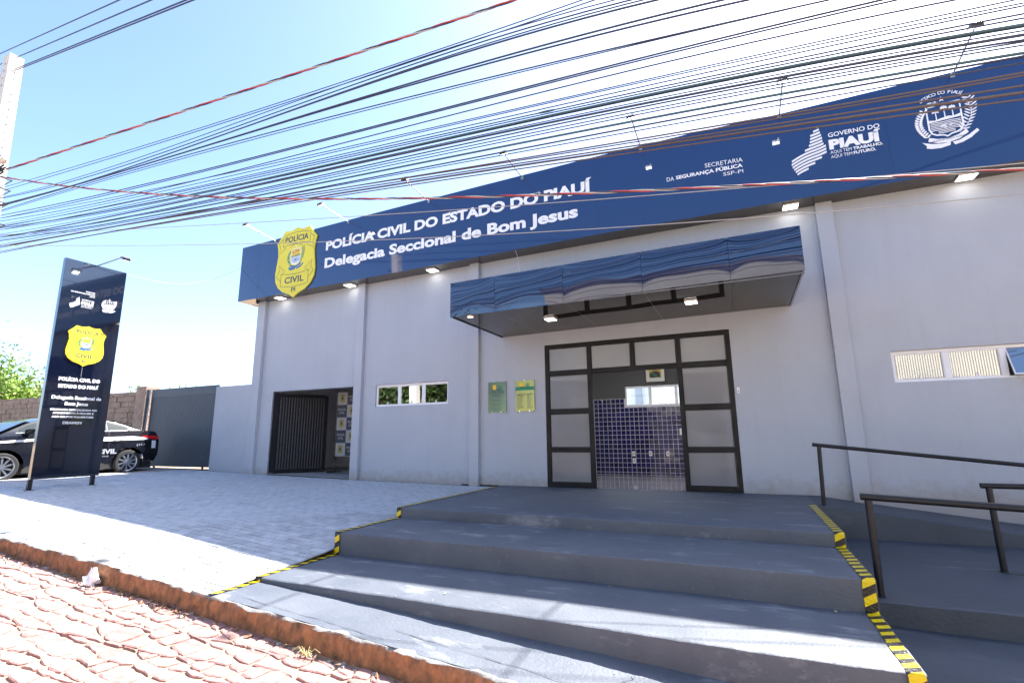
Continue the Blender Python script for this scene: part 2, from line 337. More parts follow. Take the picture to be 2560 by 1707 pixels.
# curb face: cement above, red clay stains below
def curbmat():
    m = mat('clay_stained_curb', (.42,.19,.085), .95, col2=(.10,.060,.036), vscale=11, bump=.012, bscale=26, detail=10, stretch=(1.3,1,.8))
    nt = m.node_tree; N = nt.nodes; L = nt.links; b = N['Principled BSDF']; base = b.inputs['Base Color'].links[0].from_socket
    g = N.new('ShaderNodeNewGeometry'); sp = N.new('ShaderNodeSeparateXYZ'); L.new(g.outputs['Normal'], sp.inputs[0])
    tc = N.new('ShaderNodeTexCoord'); n = N.new('ShaderNodeTexNoise'); n.inputs['Scale'].default_value = 22; n.inputs['Detail'].default_value = 5; L.new(tc.outputs['Object'], n.inputs[0])
    ad = N.new('ShaderNodeMath'); ad.operation = 'MULTIPLY_ADD'; ad.inputs[1].default_value = .5; L.new(n.outputs[0], ad.inputs[0]); L.new(sp.outputs[2], ad.inputs[2])
    r = N.new('ShaderNodeMapRange'); r.inputs[1].default_value = .75; r.inputs[2].default_value = .98; L.new(ad.outputs[0], r.inputs[0])
    mx = N.new('ShaderNodeMix'); mx.data_type = 'RGBA'; L.new(r.outputs[0], mx.inputs[0]); L.new(base, mx.inputs[6]); mx.inputs[7].default_value = (.24,.235,.225,1); L.new(mx.outputs[2], b.inputs['Base Color'])
    return m
M['curb'] = curbmat()
# ------------------------------------------------------------------ terrain heights
Z0 = [(-60,.5),(-16,.22),(-12.2,.15),(-10.6,.10),(-7,.03),(-3.65,-.02),(-2.9,-.02)]
Z5 = [(-60,.6),(-16,.24),(-12,.12),(-10.5,.057),(-8.3,-.049),(-6.56,-.138),(-5.37,-.2),(-4.1,-.29),(-2.93,-.367)]
Z6 = [(-60,.5),(-16,.12),(-10.5,.0),(-7.1,-.178),(-5.8,-.24),(-4.65,-.307),(-2.95,-.43),(-.02,-.62),(2.65,-.795),(12,-1.3)]
ZS = [(-60,.36),(-16,-.02),(-10.5,-.16),(-7,-.335),(0,-.79),(12,-1.58)]
YC = -6.4
def zp(x, y):
    a, b, c = pl(x, Z0), pl(x, Z5), pl(x, Z6)
    if y > 0: return a
    if y > -5.25: return lerp(a, b, (y/-5.25)**1.3)
    return lerp(b, c, (y+5.25)/(YC+5.25))
def zs(x, y): return pl(x, ZS) + .012*(YC - y)
def toview(p):
    d = Vector(p) - cam.matrix_world.translation; w = d.dot(FWD)
    if w < .3: return None
    return (.5 + .4872*d.dot(RGT)/w, .5 - .7315*d.dot(UPV)/w, w)
def seen(p, m=.02):
    q = toview(p); return bool(q) and -m < q[0] < 1+m and -m < q[1] < 1+m

# ------------------------------------------------------------------ ground, street, pavement
mb = MB(); mb.grid(lambda i, j: (-600+i*120, -600+j*120, -1.9), 10, 10); obj('ground', mb, M['dirt'], kind='structure', noorg=True)
mb = MB(); mb.grid(lambda i, j: (-60+i*2.47, .28+j*6, .17+.04*noise(i, j)-(.0 if j else .02)), 20, 12)
obj('yard_ground', mb, M['dirt'], kind='structure', noorg=True)
mb = MB(); mb.grid(lambda i, j: (-60+i, [-16, -12, -9.5, -8, -7, YC+.03][j], zs(-60+i, [-16, -12, -9.5, -8, -7, YC][j])-.012), 80, 5)
street = obj('street', mb, M['sand'], kind='structure', noorg=True)
mb = MB(); mb.grid(lambda i, j: (-60+i*4, -16.9+j*.9, zs(-60+i*4, -16)+.12), 20, 1); mb.grid(lambda i, j: (-60+i*4, -16, zs(-60+i*4, -16)+.12-j*.3), 20, 1)
obj('pavement_opposite', mb, M['cement'], kind='structure', noorg=True)
# joint bed below the pavers, and the cement apron by the gates
mb = MB(); mb.grid(lambda i, j: (-13.1+i*10.17/30, -6.33+j*.3325, zp(-13.1+i*10.17/30, -6.33+j*.3325)-.008), 30, 19)
mb.grid(lambda i, j: (-60+i*46.9/20, -6.33+j*.3325, zp(-60+i*46.9/20, -6.33+j*.3325)-.004), 20, 19)
for k in range(20*19): mb.m[30*19+k] = 1
pav = obj('pavement', mb, [M['pavement'], M['cement']], kind='structure', noorg=True)
# pavers
PW, PH, G = .222, .112, .007
cells = []
ny = int(6.2/PH)
for j in range(ny):
    y0 = -.14 - (j+1)*PH
    for i in range(-1, 46):
        x0 = -2.95 - (i+1)*PW + (j % 2)*PW*.5
        xa, xb = max(x0, -13.08), min(x0+PW, -2.95)
        if xb - xa < .05: continue
        c = ((xa+xb)/2, y0+PH/2)
        cells.append((xa+G/2, xb-G/2, y0+G/2, y0+PH-G/2, c, (Vector((c[0], c[1], zp(*c)))-cam.location).length if seen((c[0], c[1], zp(*c)), 0) else 99))
cells.sort(key=lambda c: c[5])
def paver(mb, c, dz):
    xa, xb, ya, yb = c[:4]; P = [(xa,ya),(xb,ya),(xb,yb),(xa,yb)]; q = .004
    tilt = (rnd.uniform(-.0025,.0025), rnd.uniform(-.0025,.0025))
    T = []
    for k, (x, y) in enumerate(P): T.append((x, y, zp(x, y)+dz+(tilt[0] if k in (0,3) else -tilt[0])+(tilt[1] if k < 2 else -tilt[1])))
    n = len(mb.v)
    mb.v += [(x, y, z-.016) for x, y, z in T] + [(lerp(x, (xa+xb)/2, q/(xb-xa)*2), lerp(y, (ya+yb)/2, q/(yb-ya)*2), z) for x, y, z in T]
    mb.v[n:n+4] = [(x, y, z-.016) for x, y, z in T]
    mb._f(n+4, n+5, n+6, n+7)
    for k in range(4): l = (k+1) % 4; mb._f(n+k, n+l, n+4+l, n+4+k)
for k, c in enumerate(cells[:300]):
    mb = MB(); paver(mb, c, rnd.uniform(-.003, .003)); obj('paver', mb, M['paver'], parent=pav)
mb = MB()
for c in cells[300:]: paver(mb, c, rnd.uniform(-.003, .003))
obj('pavers', mb, M['paver'], parent=pav, kind='stuff')

# curb: one long kerb with a broken edge; face stained by red soil
mb = MB(); xs = [-60+i*2 for i in range(24)] + [-12.6+i*.06 for i in range(310)] + [6+i*2 for i in range(4)]
def ctop(x): return (pl(x, Z6) if x < -2.95 else lerp(-.43, -.62, (x+2.95)/2.93) if x < -.02 else pl(x, Z6)) + .004
prof = [(-.0,1.0),(-.018,.93),(-.03,.7),(-.022,.45),(-.035,.2),(-.04,-.15)]
def curb_pt(i, j):
    x = xs[i]; t = ctop(x)+.006*snoise(x, 9, 1); b = zs(x, YC)
    if j == 0: return (x, YC+.1, t)
    dy, f = prof[j-1]; n = .010*snoise(x, 5+j, j)*(1 if j > 1 else .8) + .008*(noise(i, j)-.5)
    if abs((x*.97+.2) % 1.15 - .57) < .032: n += .022; t -= .006
    return (x, YC+dy+n, lerp(b-.05, t, f) + (.012*(noise(i, j, 1, 4)-.5) if 1 < j < 6 else 0))
mb.grid(curb_pt, len(xs)-1, 6); mb.f = [f[::-1] for f in mb.f]
curb = obj('curb', mb, M['curb'], kind='structure', noorg=True, smooth=True)

# cobbles: wavy courses of irregular stones
rows = 36; CH = .125; stones = []
def rowy(k, x): return YC - .05 - k*CH + .035*math.sin(x*1.7+k*1.9) + .030*math.sin(x*5.1+k*2.7) + .014*math.sin(x*11+k*4.1)
for k in range(rows):
    x = -10.5 + rnd.uniform(0, .2)
    while x < 3.4:
        w = rnd.uniform(.13, .27); s = rnd.uniform(-.04, .04)
        stones.append((k, x, x+w, s)); x += w
def mkstone(mb, k, xa, xb, s):
    g = rnd.uniform(.004, .018); sk = .035
    j = lambda a, b: noise(a, b, 1, 9)-.5
    pts = []
    base = [(0,1),(.33,1),(.68,1),(1,1),(1,.5),(1,0),(.66,0),(.33,0),(0,0),(0,.5)]
    for (u, v) in base:
        x = lerp(xa, xb, u); shift = sk*(j(round(x*100), k)) if u in (0, 1) else 0
        yt = rowy(k, x)-g/2; yb = rowy(k+1, x)+g/2
        x2 = x + (g/2 if u == 0 else -g/2 if u == 1 else 0) + shift + .02*(v-.5)*(1 if k % 2 else -1)
        y2 = lerp(yb, yt, v) + .013*(noise(x*31, v+k, 1, 2)-.5)
        if u in (0, 1) and v in (0, 1): x2 += .02*(1 if u == 0 else -1)*rnd.random(); y2 += .018*(1 if v == 0 else -1)*rnd.random()
        pts.append((x2, y2))
    cx = sum(p[0] for p in pts)/10; cy = sum(p[1] for p in pts)/10; h = rnd.uniform(-.005, .006); tx = rnd.uniform(-.035, .035); ty = rnd.uniform(-.05, .05)
    n = len(mb.v)
    for q, dz in ((1.0, -.03), (.985, -.004), (.84, .002)):
        for x, y in pts:
            X, Y = lerp(cx, x, q), lerp(cy, y, q); mb.v.append((X, Y, zs(X, Y)+h+dz+tx*(X-cx)+ty*(Y-cy) + (.004*(noise(X*9, Y*9)-.5) if q < 1 else 0)))
    mb.v.append((cx, cy, zs(cx, cy)+h+.004))
    for r in range(2):
        for a in range(10): b = (a+1) % 10; mb._f(n+r*10+a, n+r*10+10+a, n+r*10+10+b, n+r*10+b)
    for a in range(10): b = (a+1) % 10; mb._f(n+20+a, n+30, n+20+b)
def sd(st):
    c = ((st[1]+st[2])/2, rowy(st[0]+.5, (st[1]+st[2])/2)); p = (c[0], c[1], zs(*c))
    return (Vector(p)-cam.location).length if seen(p, 0) else 99
stones.sort(key=sd)
for st in stones[:300]:
    mb = MB(); mkstone(mb, *st); obj('cobblestone', mb, M['stone'], parent=street, smooth=False)
mb = MB()
for st in stones[300:]: mkstone(mb, *st)
obj('cobblestones', mb, M['stone'], parent=street, kind='stuff')

# ------------------------------------------------------------------ police station shell
PS = thing('police_station', (-.5, 0, 0), 'pale grey single-storey police station with projecting pilasters and a dark glazed entrance', 'building')
def wall_holes(mb, xa, xb, za, zb, holes, y0, y1):
    X = sorted({xa, xb, *[h[0] for h in holes], *[h[1] for h in holes]}); Zs = sorted({za, zb, *[h[2] for h in holes], *[h[3] for h in holes]})
    def solid(i, j):
        if i < 0 or j < 0 or i >= len(X)-1 or j >= len(Zs)-1: return False
        x, z = (X[i]+X[i+1])/2, (Zs[j]+Zs[j+1])/2
        return not any(h[0] < x < h[1] and h[2] < z < h[3] for h in holes)
    for i in range(len(X)-1):
        for j in range(len(Zs)-1):
            if not solid(i, j): continue
            a, b, c, d = X[i], X[i+1], Zs[j], Zs[j+1]
            mb.poly([(a,y0,c),(b,y0,c),(b,y0,d),(a,y0,d)]); mb.poly([(b,y1,c),(a,y1,c),(a,y1,d),(b,y1,d)])
            if not solid(i-1, j): mb.poly([(a,y1,c),(a,y0,c),(a,y0,d),(a,y1,d)])
            if not solid(i+1, j): mb.poly([(b,y0,c),(b,y1,c),(b,y1,d),(b,y0,d)])
            if not solid(i, j-1): mb.poly([(a,y1,c),(b,y1,c),(b,y0,c),(a,y0,c)])
            if not solid(i, j+1): mb.poly([(a,y0,d),(b,y0,d),(b,y1,d),(a,y1,d)])
HOLES = [(-9.9,-7.02,-1.2,2.29), (-6.35,-4.27,1.757,2.285), (-1.89,1.73,0,2.9), (4.087,6.90,1.784,2.29)]
mb = MB(); wall_holes(mb, -10.65, 13, -1.2, 6.3, HOLES, 0, .2)
obj('wall', mb, M['wall'], parent=PS)
mb = MB(); mb.box(-10.65,-10.45,.2,3.95,-1,6.3); mb.box(12.8,13,.2,3.95,-1,6.3); wall_holes(mb, -10.45, 12.8, -1, 6.3, [(-.95,.98,1.745,2.262)], 3.551, 3.75)
obj('rear_wall', mb, M['wall2'], parent=PS)
mb = MB(); mb.box(-10.44,12.79,.21,3.54,6.05,6.2); obj('roof', mb, M['cement'], parent=PS)
for x0, x1, y0 in ((-10.655,-10.36,-.1), (-6.975,-6.74,-.1), (-3.66,-3.43,-.1), (3.31,3.56,-.1), (8.4,8.65,-.1)):
    mb = MB(); mb.box(x0, x1, y0, -.002, -1.2, 5.1); obj('pilaster', mb, M['wall'], parent=PS, bevel=.006)
# windows
def window(xs_, z0, z1, tilt=None):
    x0, x1 = xs_[0], xs_[-1]; t = .05; y0, y1 = .045, .10
    w = MB(); w.box(x0+.002,x1-.002,y0,y1,z1-t,z1-.002); w.box(x0+.002,x1-.002,y0,y1,z0+.002,z0+t*.7)
    for k, x in enumerate(xs_):
        a = x if k == 0 else x-t*.75; b = x+t*.75 if k < len(xs_)-1 else x
        if k == 0: a = x+.002
        if k == len(xs_)-1: a = x-t*.8; b = x-.002
        w.box(a, b, y0-.004, y1, z0+t*.7+.001, z1-t-.001)
    fr = obj('window_frame', w, M['alu'], parent=PS, bevel=.003)
    for k in range(len(xs_)-1):
        a, b = xs_[k]+t*.8+.004, xs_[k+1]-t*.8-.004; c, d = z0+t*.7+.004, z1-t-.004
        out = .17 if k == tilt else 0
        g = MB()
        O = Vector((a, y0+.03-out-.004, c)); Vd = Vector((0, out, (d-c))).normalized(); Ln = math.hypot(out, d-c)
        fm = MB(); q = .022
        U = Vector(XU); fm.rib([(0,0),(b-a,0),(b-a,Ln),(0,Ln)], q, O, U, Vd, .02, True)
        obj('sash', fm, M['alu'], parent=fr)
        g.grid(lambda i, j: O + U*lerp(q/2, b-a-q/2, i/6) + Vd*lerp(q/2, Ln-q/2, j/3) + U.cross(Vd)*.012, 6, 3)
        g.f = [f for f in g.f]; obj('pane', g, M['winglass'], parent=fr)
        ac = MB(); ac.beam(O+U*(b-a)*.5+Vector((0,-.02,-.002)), O+U*(b-a)*.5+Vector((0,-.02,.07)), .022, .012); obj('latch', ac, M['alu'], parent=fr)
window([-6.35,-5.66,-4.965,-4.27], 1.757, 2.285)
window([4.087,4.79,5.475,6.18,6.90], 1.784, 2.29, tilt=2)
# entrance frame
DR = MB()
def bar(x0,x1,z0,z1,y0=.0,y1=.07): DR.box(x0,x1,y0,y1,z0,z1)
for a, b in ((-1.888,-1.80),(-.966,-.885),(.772,.85),(1.645,1.728)): bar(a, b, 0.004, 2.898)
bar(-.092,-.012,2.329,2.815,.004,.066)
gaps = ((-1.80,-.966),(-.885,.772),(.85,1.645))
for a, b in gaps: bar(a, b, 2.816, 2.898, .002, .068); bar(a, b, 2.244, 2.328, .002, .068)
for a, b in (gaps[0], gaps[2]):
    for c, d in ((1.454,1.539),(.694,.772),(.004,.09)): bar(a, b, c, d, .002, .068)
EF = obj('entrance_frame', DR, M['door_metal'], parent=PS, bevel=.006)
bd = MB()
def bead(x0,x1,z0,z1):
    bd.rib([(x0+.008,z0+.008),(x1-.008,z0+.008),(x1-.008,z1-.008),(x0+.008,z1-.008)], .016, (0,.022,0), XU, ZU, .014, True)
panes = [(-1.80,-.966,2.329,2.815),(-.885,-.093,2.329,2.815),(-.011,.772,2.329,2.815),(.85,1.645,2.329,2.815)]
for a, b in (gaps[0], gaps[2]): panes += [(a,b,1.54,2.243),(a,b,.773,1.453),(a,b,.091,.693)]
for p in panes:
    bead(*p); g = MB(); g.box(p[0]+.001, p[1]-.001, .026, .032, p[2]+.001, p[3]-.001); obj('pane', g, M['frost'], parent=EF)
obj('glazing_bead', bd, M['door_metal'], parent=EF)
# the two sliding leaves parked behind the fixed lights
for a, b in ((-1.70,-.97),(.86,1.50)):
    mb = MB(); mb.rib([(a,.03),(b,.03),(b,2.2),(a,2.2)], .03, (0,.13,0), XU, ZU, .03, True); lf = obj('sliding_leaf', mb, M['alu'], parent=PS)
    g = MB(); g.box(a+.016,b-.016,.112,.118,.046,2.184); obj('pane', g, M['frost'], parent=lf)
mb = MB(); mb.box(.735,.77,.03,.06,1.0,1.12); obj('door_latch', mb, M['alu'], parent=PS)
# reception room
mb = MB(); mb.box(-4.0,-3.9,.21,3.549,.001,3.3); mb.box(2.9,3.0,.21,3.549,.001,3.3); obj('interior_side_walls', mb, M['inwhite'], parent=PS)
mb = MB(); mb.box(-4.0,3.0,.21,3.549,3.302,3.4); obj('ceiling', mb, M['inwhite'], parent=PS)
mb = MB(); wall_holes(mb, -3.9, 2.9, .001, 3.3, [(-.95,.98,1.745,2.262)], 3.50, 3.549); IW = obj('interior_wall', mb, M['inwall'], parent=PS)
mb = MB(); wall_holes(mb, -3.9, 2.9, .001, 1.955, [(-.951,.981,1.744,1.955)], 3.492, 3.4995); obj('grout', mb, M['grout'], parent=IW)
TP = .1175; tiles = []
for i in range(-9, 24):
    for j in range(17):
        a = -1.93 + i*TP; c = 1.95 - (j+1)*TP
        b, d = a+TP, c+TP
        if b > -.95 and a < .98 and d > 1.745: d = 1.742
        if d - c < .03 or c < -.06: continue
        c = max(c, .004)
        tiles.append((a+.005, b-.005, c+.005, d-.005, abs((a+b)/2+.6)+.3*abs((c+d)/2-1)))
tiles.sort(key=lambda t: t[4])
rest = MB()
for k, (a, b, c, d, _) in enumerate(tiles):
    mb = MB() if k < 300 else rest; e = .006; n = len(mb.v); tx, tz = rnd.uniform(-.0012,.0012), rnd.uniform(-.0012,.0012)
    mb.v += [(a,3.492,c),(b,3.492,c),(b,3.492,d),(a,3.492,d),(a+e,3.486+tx,c+e),(b-e,3.486-tx,c+e),(b-e,3.486-tx+tz,d-e),(a+e,3.486+tx+tz,d-e)]
    mb._f(n+4,n+5,n+6,n+7)
    for q in range(4): r = (q+1) % 4; mb._f(n+q,n+r,n+4+r,n+4+q)
    if k < 300: obj('tile', mb, M['tile'], parent=IW)
if rest.f: obj('tiles', rest, M['tile'], parent=IW, kind='stuff')
mb = MB(); mb.box(-3.9,2.9,.0,3.49,-.05,.0)
fl = obj('interior_floor', mb, M['grout'], parent=PS)
for i in range(12):
    for j in range(6):
        mb = MB(); x = -3.89+i*.6; y = .03+j*.6; x1 = min(x+.594, 2.89); y1 = min(y+.594, 3.484)
        if x1-x > .1 and y1-y > .1: mb.box(x, x1, y, y1, .001, .0055); obj('floor_tile', mb, M['ftile'], parent=fl)
# inner window onto the yard
w = MB(); xs_ = [-.95,-.31,.34,.98]
w.box(-.948,.978,3.49,3.56,2.215,2.26); w.box(-.948,.978,3.49,3.56,1.747,1.785)
for k, x in enumerate(xs_): w.box(max(x-.035,-.948) if k else x+.002, min(x+.035,.978), 3.488, 3.558, 1.786, 2.214)
iwf = obj('inner_window_frame', w, M['alu'], parent=PS)
for k in range(3): g = MB(); g.box(xs_[k]+.037, xs_[k+1]-.037, 3.52, 3.524, 1.787, 2.213); obj('pane', g, M['clear'], parent=iwf)
# garage bay
GA = MB(); GA.box(-10.3,-6.9,3.0,3.1,-.3,2.7); GA.box(-10.4,-10.3,.21,3.1,-.3,2.7); GA.box(-6.9,-6.8,.21,3.1,-.3,2.7); obj('garage_walls', GA, M['inwhite'], parent=PS)
mb = MB(); mb.box(-10.4,-6.8,.21,3.1,2.701,2.8); obj('garage_ceiling', mb, M['inwhite'], parent=PS)
mb = MB(); mb.poly([(-9.9,-.001,.095),(-7.02,-.001,.035),(-7.02,3.0,.06),(-9.9,3.0,.10)]); mb.poly([(-10.3,.2,.095),(-9.9,.2,.095),(-9.9,3,.1),(-10.3,3,.1)]); obj('garage_floor', mb, M['cement'], parent=PS)

# ------------------------------------------------------------------ crest drawing (state arms), unit box about -1..1
def ell(cx, cy, rx, ry, ang=0, n=8, pointy=False):
    out = []
    for k in range(n):
        t = 2*math.pi*k/n; a, b = math.cos(t)*rx, math.sin(t)*ry*(abs(math.sin(t))**.5 if pointy else 1)
        out.append((cx+a*math.cos(ang)-b*math.sin(ang), cy+a*math.sin(ang)+b*math.cos(ang)))
    return out
SHO = [(-.5,.76),(.5,.76),(.5,-.2),(.44,-.38),(.3,-.47),(.12,-.5),(0,-.58),(-.12,-.5),(-.3,-.47),(-.44,-.38),(-.5,-.2)]
def crest(P, cx, cz, s, O, U, V, d, mono, hs=1.0):
    """P: dict of mesh builders keyed by colour; the arms drawn as thin raised shapes"""
    T = lambda pts, k=1: [(cx+x*s*hs, cz+y*s) for x, y in pts]
    def pr(c, pts, dd=0): P[c].prism(T(pts), O, U, V, d+dd)
    W_ = 'white'
    P[W_].rib(T(SHO), .055*s, O, U, V, d+.0008, True)
    if not mono:
        pr('yellow2', [(-.47,.73),(.47,.73),(.47,.15),(-.47,.15)]); pr(W_, [(-.47,.15),(.47,.15),(.47,-.2),(.4,-.38),(.28,-.44),(0,-.53),(-.28,-.44),(-.4,-.38),(-.47,-.2)])
    g = W_ if mono else 'green'; b = W_ if mono else 'pblue'
    hill = [(-.47,.17),(-.3,.13),(-.1,.18),(.1,.22),(.28,.18),(.47,.24),(.47,.12),(-.47,.07)]
    pr(g, hill, .0006)
    for px, top in ((-.24,.44),(.02,.56),(.26,.52)):
        pr(g, [(px-.018,.15),(px+.018,.15),(px+.012,top),(px-.012,top)], .0009)
        for k in range(7):
            a = math.radians(-20 + k*36); pr(g, ell(px+.06*math.cos(a), top+.02+.045*math.sin(a), .058, .019, a, 6), .0009+k*.00006)
    for k in range(8):
        z = .03-k*.062; wv = [(-.45+.1*q, z+.008*math.sin(q*1.3)) for q in range(10)]; hw = .45 if z > -.3 else .33
        wv = [p for p in wv if abs(p[0]) <= hw]
        P[b].rib(T(wv), .026*s, O, U, V, d+.0007)
    for fx, fz in ((-.06,-.12),(.1,-.16),(.02,-.2)): pr(b, ell(fx, fz, .11, .035, .3, 6), .0012)
    st = []
    for k in range(10): r = .11 if k % 2 == 0 else .045; a = math.pi/2+k*math.pi/5; st.append((r*math.cos(a), .95+r*math.sin(a)))
    pr(W_, st)
    for k in range(13):                       # left branch of broad leaves
        t = k/12; bx = -.52-.27*math.sin(t*2.6+.35); bz = -.5+1.05*t
        for sgn in (-1, 1):
            a = math.pi/2+sgn*.75; pr(g, ell(bx+.09*math.cos(a), bz+.08*math.sin(a), .085, .034, a, 7), .0003*(k % 3))
        if mono is False and k % 4 == 1: pr('white', ell(bx, bz, .03, .03, 0, 6), .0012)
    P[g].rib(T([(.35,-.5),(.6,-.3),(.76,0),(.80,.35),(.72,.7)]), .022*s, O, U, V, d)
    for k in range(12):                       # right branch of narrow paired leaves
        t = k/11; bx = .42+.40*math.sin(t*1.9+.1); bz = -.42+1.2*t
        for sgn in (-1, 1):
            a = math.radians(60+t*45)+sgn*1.0; pr(g, ell(bx+.10*math.cos(a), bz+.10*math.sin(a), .12, .026, a, 6), .0003*(k % 2))
    rc = b
    pr(rc, [(-.55,-.52),(-.3,-.63),(0,-.67),(.3,-.6),(.55,-.44),(.6,-.58),(.32,-.76),(0,-.83),(-.32,-.79),(-.6,-.66)], .0012)
    pr(rc, [(-.78,-.66),(-.5,-.78),(-.2,-.84),(.05,-.83),(.02,-.95),(-.25,-1.0),(-.55,-.97),(-.68,-.92),(-.66,-.82)], .0004)
    pr(rc, [(.85,-.5),(.6,-.68),(.3,-.82),(.1,-.84),(.16,-.97),(.4,-.92),(.66,-.8),(.74,-.72),(.9,-.6)], .0004)
def arc_text(mb, body, cx, cz, r, a0, a1, h, O, U, V, w, bold):
    O, U, V = Vector(O), Vector(U), Vector(V); n = len(body)
    for k, ch in enumerate(body):
        if ch == ' ': continue
        a = math.radians(lerp(a0, a1, (k+.5)/n)); vs, fs = text_pts(ch, bold, 1, 'CENTER'); m = len(mb.v); N = U.cross(V)
        for v in vs:
            x, y = v[0]*h/.72, v[1]*h/.72; c, s_ = math.cos(a-math.pi/2), math.sin(a-math.pi/2)
            px = cx+r*math.cos(a)+x*c-y*s_; pz = cz+r*math.sin(a)+x*s_+y*c
            mb.v.append(tuple(O+U*px+V*pz+N*w))
        for f in fs: mb._f(*[m+i for i in f])
BADGE = [(0,2.0),(.12,1.955),(.26,1.93),(.46,1.965),(.56,1.83),(.74,1.63),(.69,1.47),(.665,1.25),(.70,1.0),(.735,.75),(.71,.52),(.60,.34),(.42,.2),(.15,.1),(0,0)]
def badge(name, cx, z0, sc, O, U, V, label, cat='badge', sx=1.0, crest_on=True, thick=.03, plate='yellow', loc=None, ribbons=True, tb=.02):
    """police shield: plate, navy lettering, ribbon outlines and the arms"""
    O, U, V = Vector(O), Vector(U), Vector(V); N = U.cross(V)
    base = O + U*cx + V*z0
    t = thing(name, base, label, cat)
    s = sc; pts = [(cx+x*s*sx, z0+z*s) for x, z in BADGE] + [(cx-x*s*sx, z0+z*s) for x, z in BADGE[-2:0:-1]]
    mb = MB(); mb.prism(pts, O, U, V, thick); obj('plate', mb, M[plate], parent=t)
    O2 = O + N*thick
    X = lambda x: cx+x*s*sx
    vz = lambda z: z0+z*s
    for wd, hw, b_, c_ in (('POLÍCIA',.43,1.60,.165),('CIVIL',.35,.42,.175),('PI',.075,.16,.12)):
        L = MB(); add_text(L, wd, X(-hw), X(hw), vz(b_), c_*s, O2, U, V, .0025, bold=tb); obj('lettering', L, M['navy'], parent=t)
    if ribbons:
        R = MB(); w = .012*s
        arc = lambda x0, x1, z, b, n=8: [(X(lerp(x0, x1, k/n)), vz(z+b*(1-(2*k/n-1)**2))) for k in range(n+1)]
        R.rib(arc(-.5,.5,1.80,.06)+arc(.5,-.5,1.50,.04), w, O2, U, V, .0015, True)
        R.rib([(X(.5),vz(1.74)),(X(.66),vz(1.62)),(X(.6),vz(1.5)),(X(.63),vz(1.32)),(X(.4),vz(1.44)),(X(.5),vz(1.5))], w, O2, U, V, .0015)
        R.rib([(X(-.5),vz(1.74)),(X(-.66),vz(1.62)),(X(-.6),vz(1.5)),(X(-.63),vz(1.32)),(X(-.4),vz(1.44)),(X(-.5),vz(1.5))], w, O2, U, V, .0015)
        R.rib(arc(-.5,.5,.72,-.06)+arc(.5,-.5,.36,-.05), w, O2, U, V, .0015, True)
        for q in (1, -1): R.rib([(X(q*.5),vz(.68)),(X(q*.37),vz(.78)),(X(q*.62),vz(.98)),(X(q*.58),vz(.80)),(X(q*.68),vz(.66)),(X(q*.5),vz(.5))], w, O2, U, V, .0015)
        obj('ribbon_outline', R, M['navy'], parent=t)
    if crest_on:
        P = {k: MB() for k in ('white','yellow2','green','pblue')}
        crest(P, cx, vz(1.12), .34*s, O2, U, V, .0018, False, hs=sx)
        for k, nm in (('white','arms_white'),('yellow2','arms_field'),('green','arms_foliage'),('pblue','arms_ribbon')):
            if P[k].f: obj(nm, P[k], M[k], parent=t)
        A = MB(); arc_text(A, 'ESTADO DO PIAUÍ', X(0), vz(1.10), .40*s, 125, 55, .035*s, O2, U, V, .002, .01); obj('motto', A, M['navy'], parent=t)
    return t

# ------------------------------------------------------------------ fascia sign
FT = [(-11.08,6.517),(-6.69,6.616),(-3.3,6.666),(-.58,6.70),(1.5,6.70),(2.87,6.66),(6.2,6.66),(13,6.66)]
FB = [(-11.08,4.888),(-4.6,4.945),(-2.28,4.975),(-.15,4.99),(3.35,4.985),(6,4.968),(13,4.96)]
FS = thing('fascia_sign', (-2.4, -.44, 4.95), 'long glossy blue sign band with white POLÍCIA CIVIL lettering above the grey wall', 'sign')
seams = [-11.08] + [-10.3+k*2.45 for k in range(10)]
seams = [s_ for s_ in seams if s_ < 12.6] + [13]
for k in range(len(seams)-1):
    a, b = seams[k]+.0015, seams[k+1]-.0015; mb = MB(); n = 10; rr = random.Random(k)
    ph = rr.uniform(-1, 1)*.0015
    mb.grid(lambda i, j: (lerp(a, b, i/n), -.44-(.0025+ph)*math.sin(math.pi*i/n)*math.sin(math.pi*j/4) - (0 if 0<j<4 else 0), lerp(pl(lerp(a, b, i/n), FB), pl(lerp(a, b, i/n), FT), j/4)), n, 4)
    obj('panel', mb, M['blue'], parent=FS, smooth=True)
mb = MB()   # core behind the skin: top cap, end return
for k in range(len(FT)-1):
    a, b = FT[k], FT[k+1]; mb.hexa([(a[0]+.004,-.436,a[1]-.05),(b[0],-.436,b[1]-.05),(b[0],-.003,b[1]-.05),(a[0]+.004,-.003,a[1]-.05),(a[0]+.004,-.436,a[1]-.002),(b[0],-.436,b[1]-.002),(b[0],-.003,b[1]-.002),(a[0]+.004,-.003,a[1]-.002)])
mb.hexa([(-11.08,-.437,4.89),(-11.05,-.437,4.89),(-11.05,.35,4.89),(-11.08,.35,4.89),(-11.08,-.437,6.464),(-11.05,-.437,6.464),(-11.05,.35,6.464),(-11.08,.35,6.464)])
mb.box(-11.05,-10.66,.30,.35,4.92,6.46)
for k in range(24): a, b = -11.04+k, min(-10.04+k, 12.9); mb.hexa([(a,-.434,pl(a,FB)+.025),(b,-.434,pl(b,FB)+.025),(b,-.42,pl(b,FB)+.025),(a,-.42,pl(a,FB)+.025),(a,-.434,pl(a,FT)-.055),(b,-.434,pl(b,FT)-.055),(b,-.42,pl(b,FT)-.055),(a,-.42,pl(a,FT)-.055)])  # unseen backing strips, added to stop sunlight leaking through the panel seams
obj('frame', mb, M['blue'], parent=FS)
xs3 = sorted([p[0] for p in FB]+[-10.2,-8.7,-7])
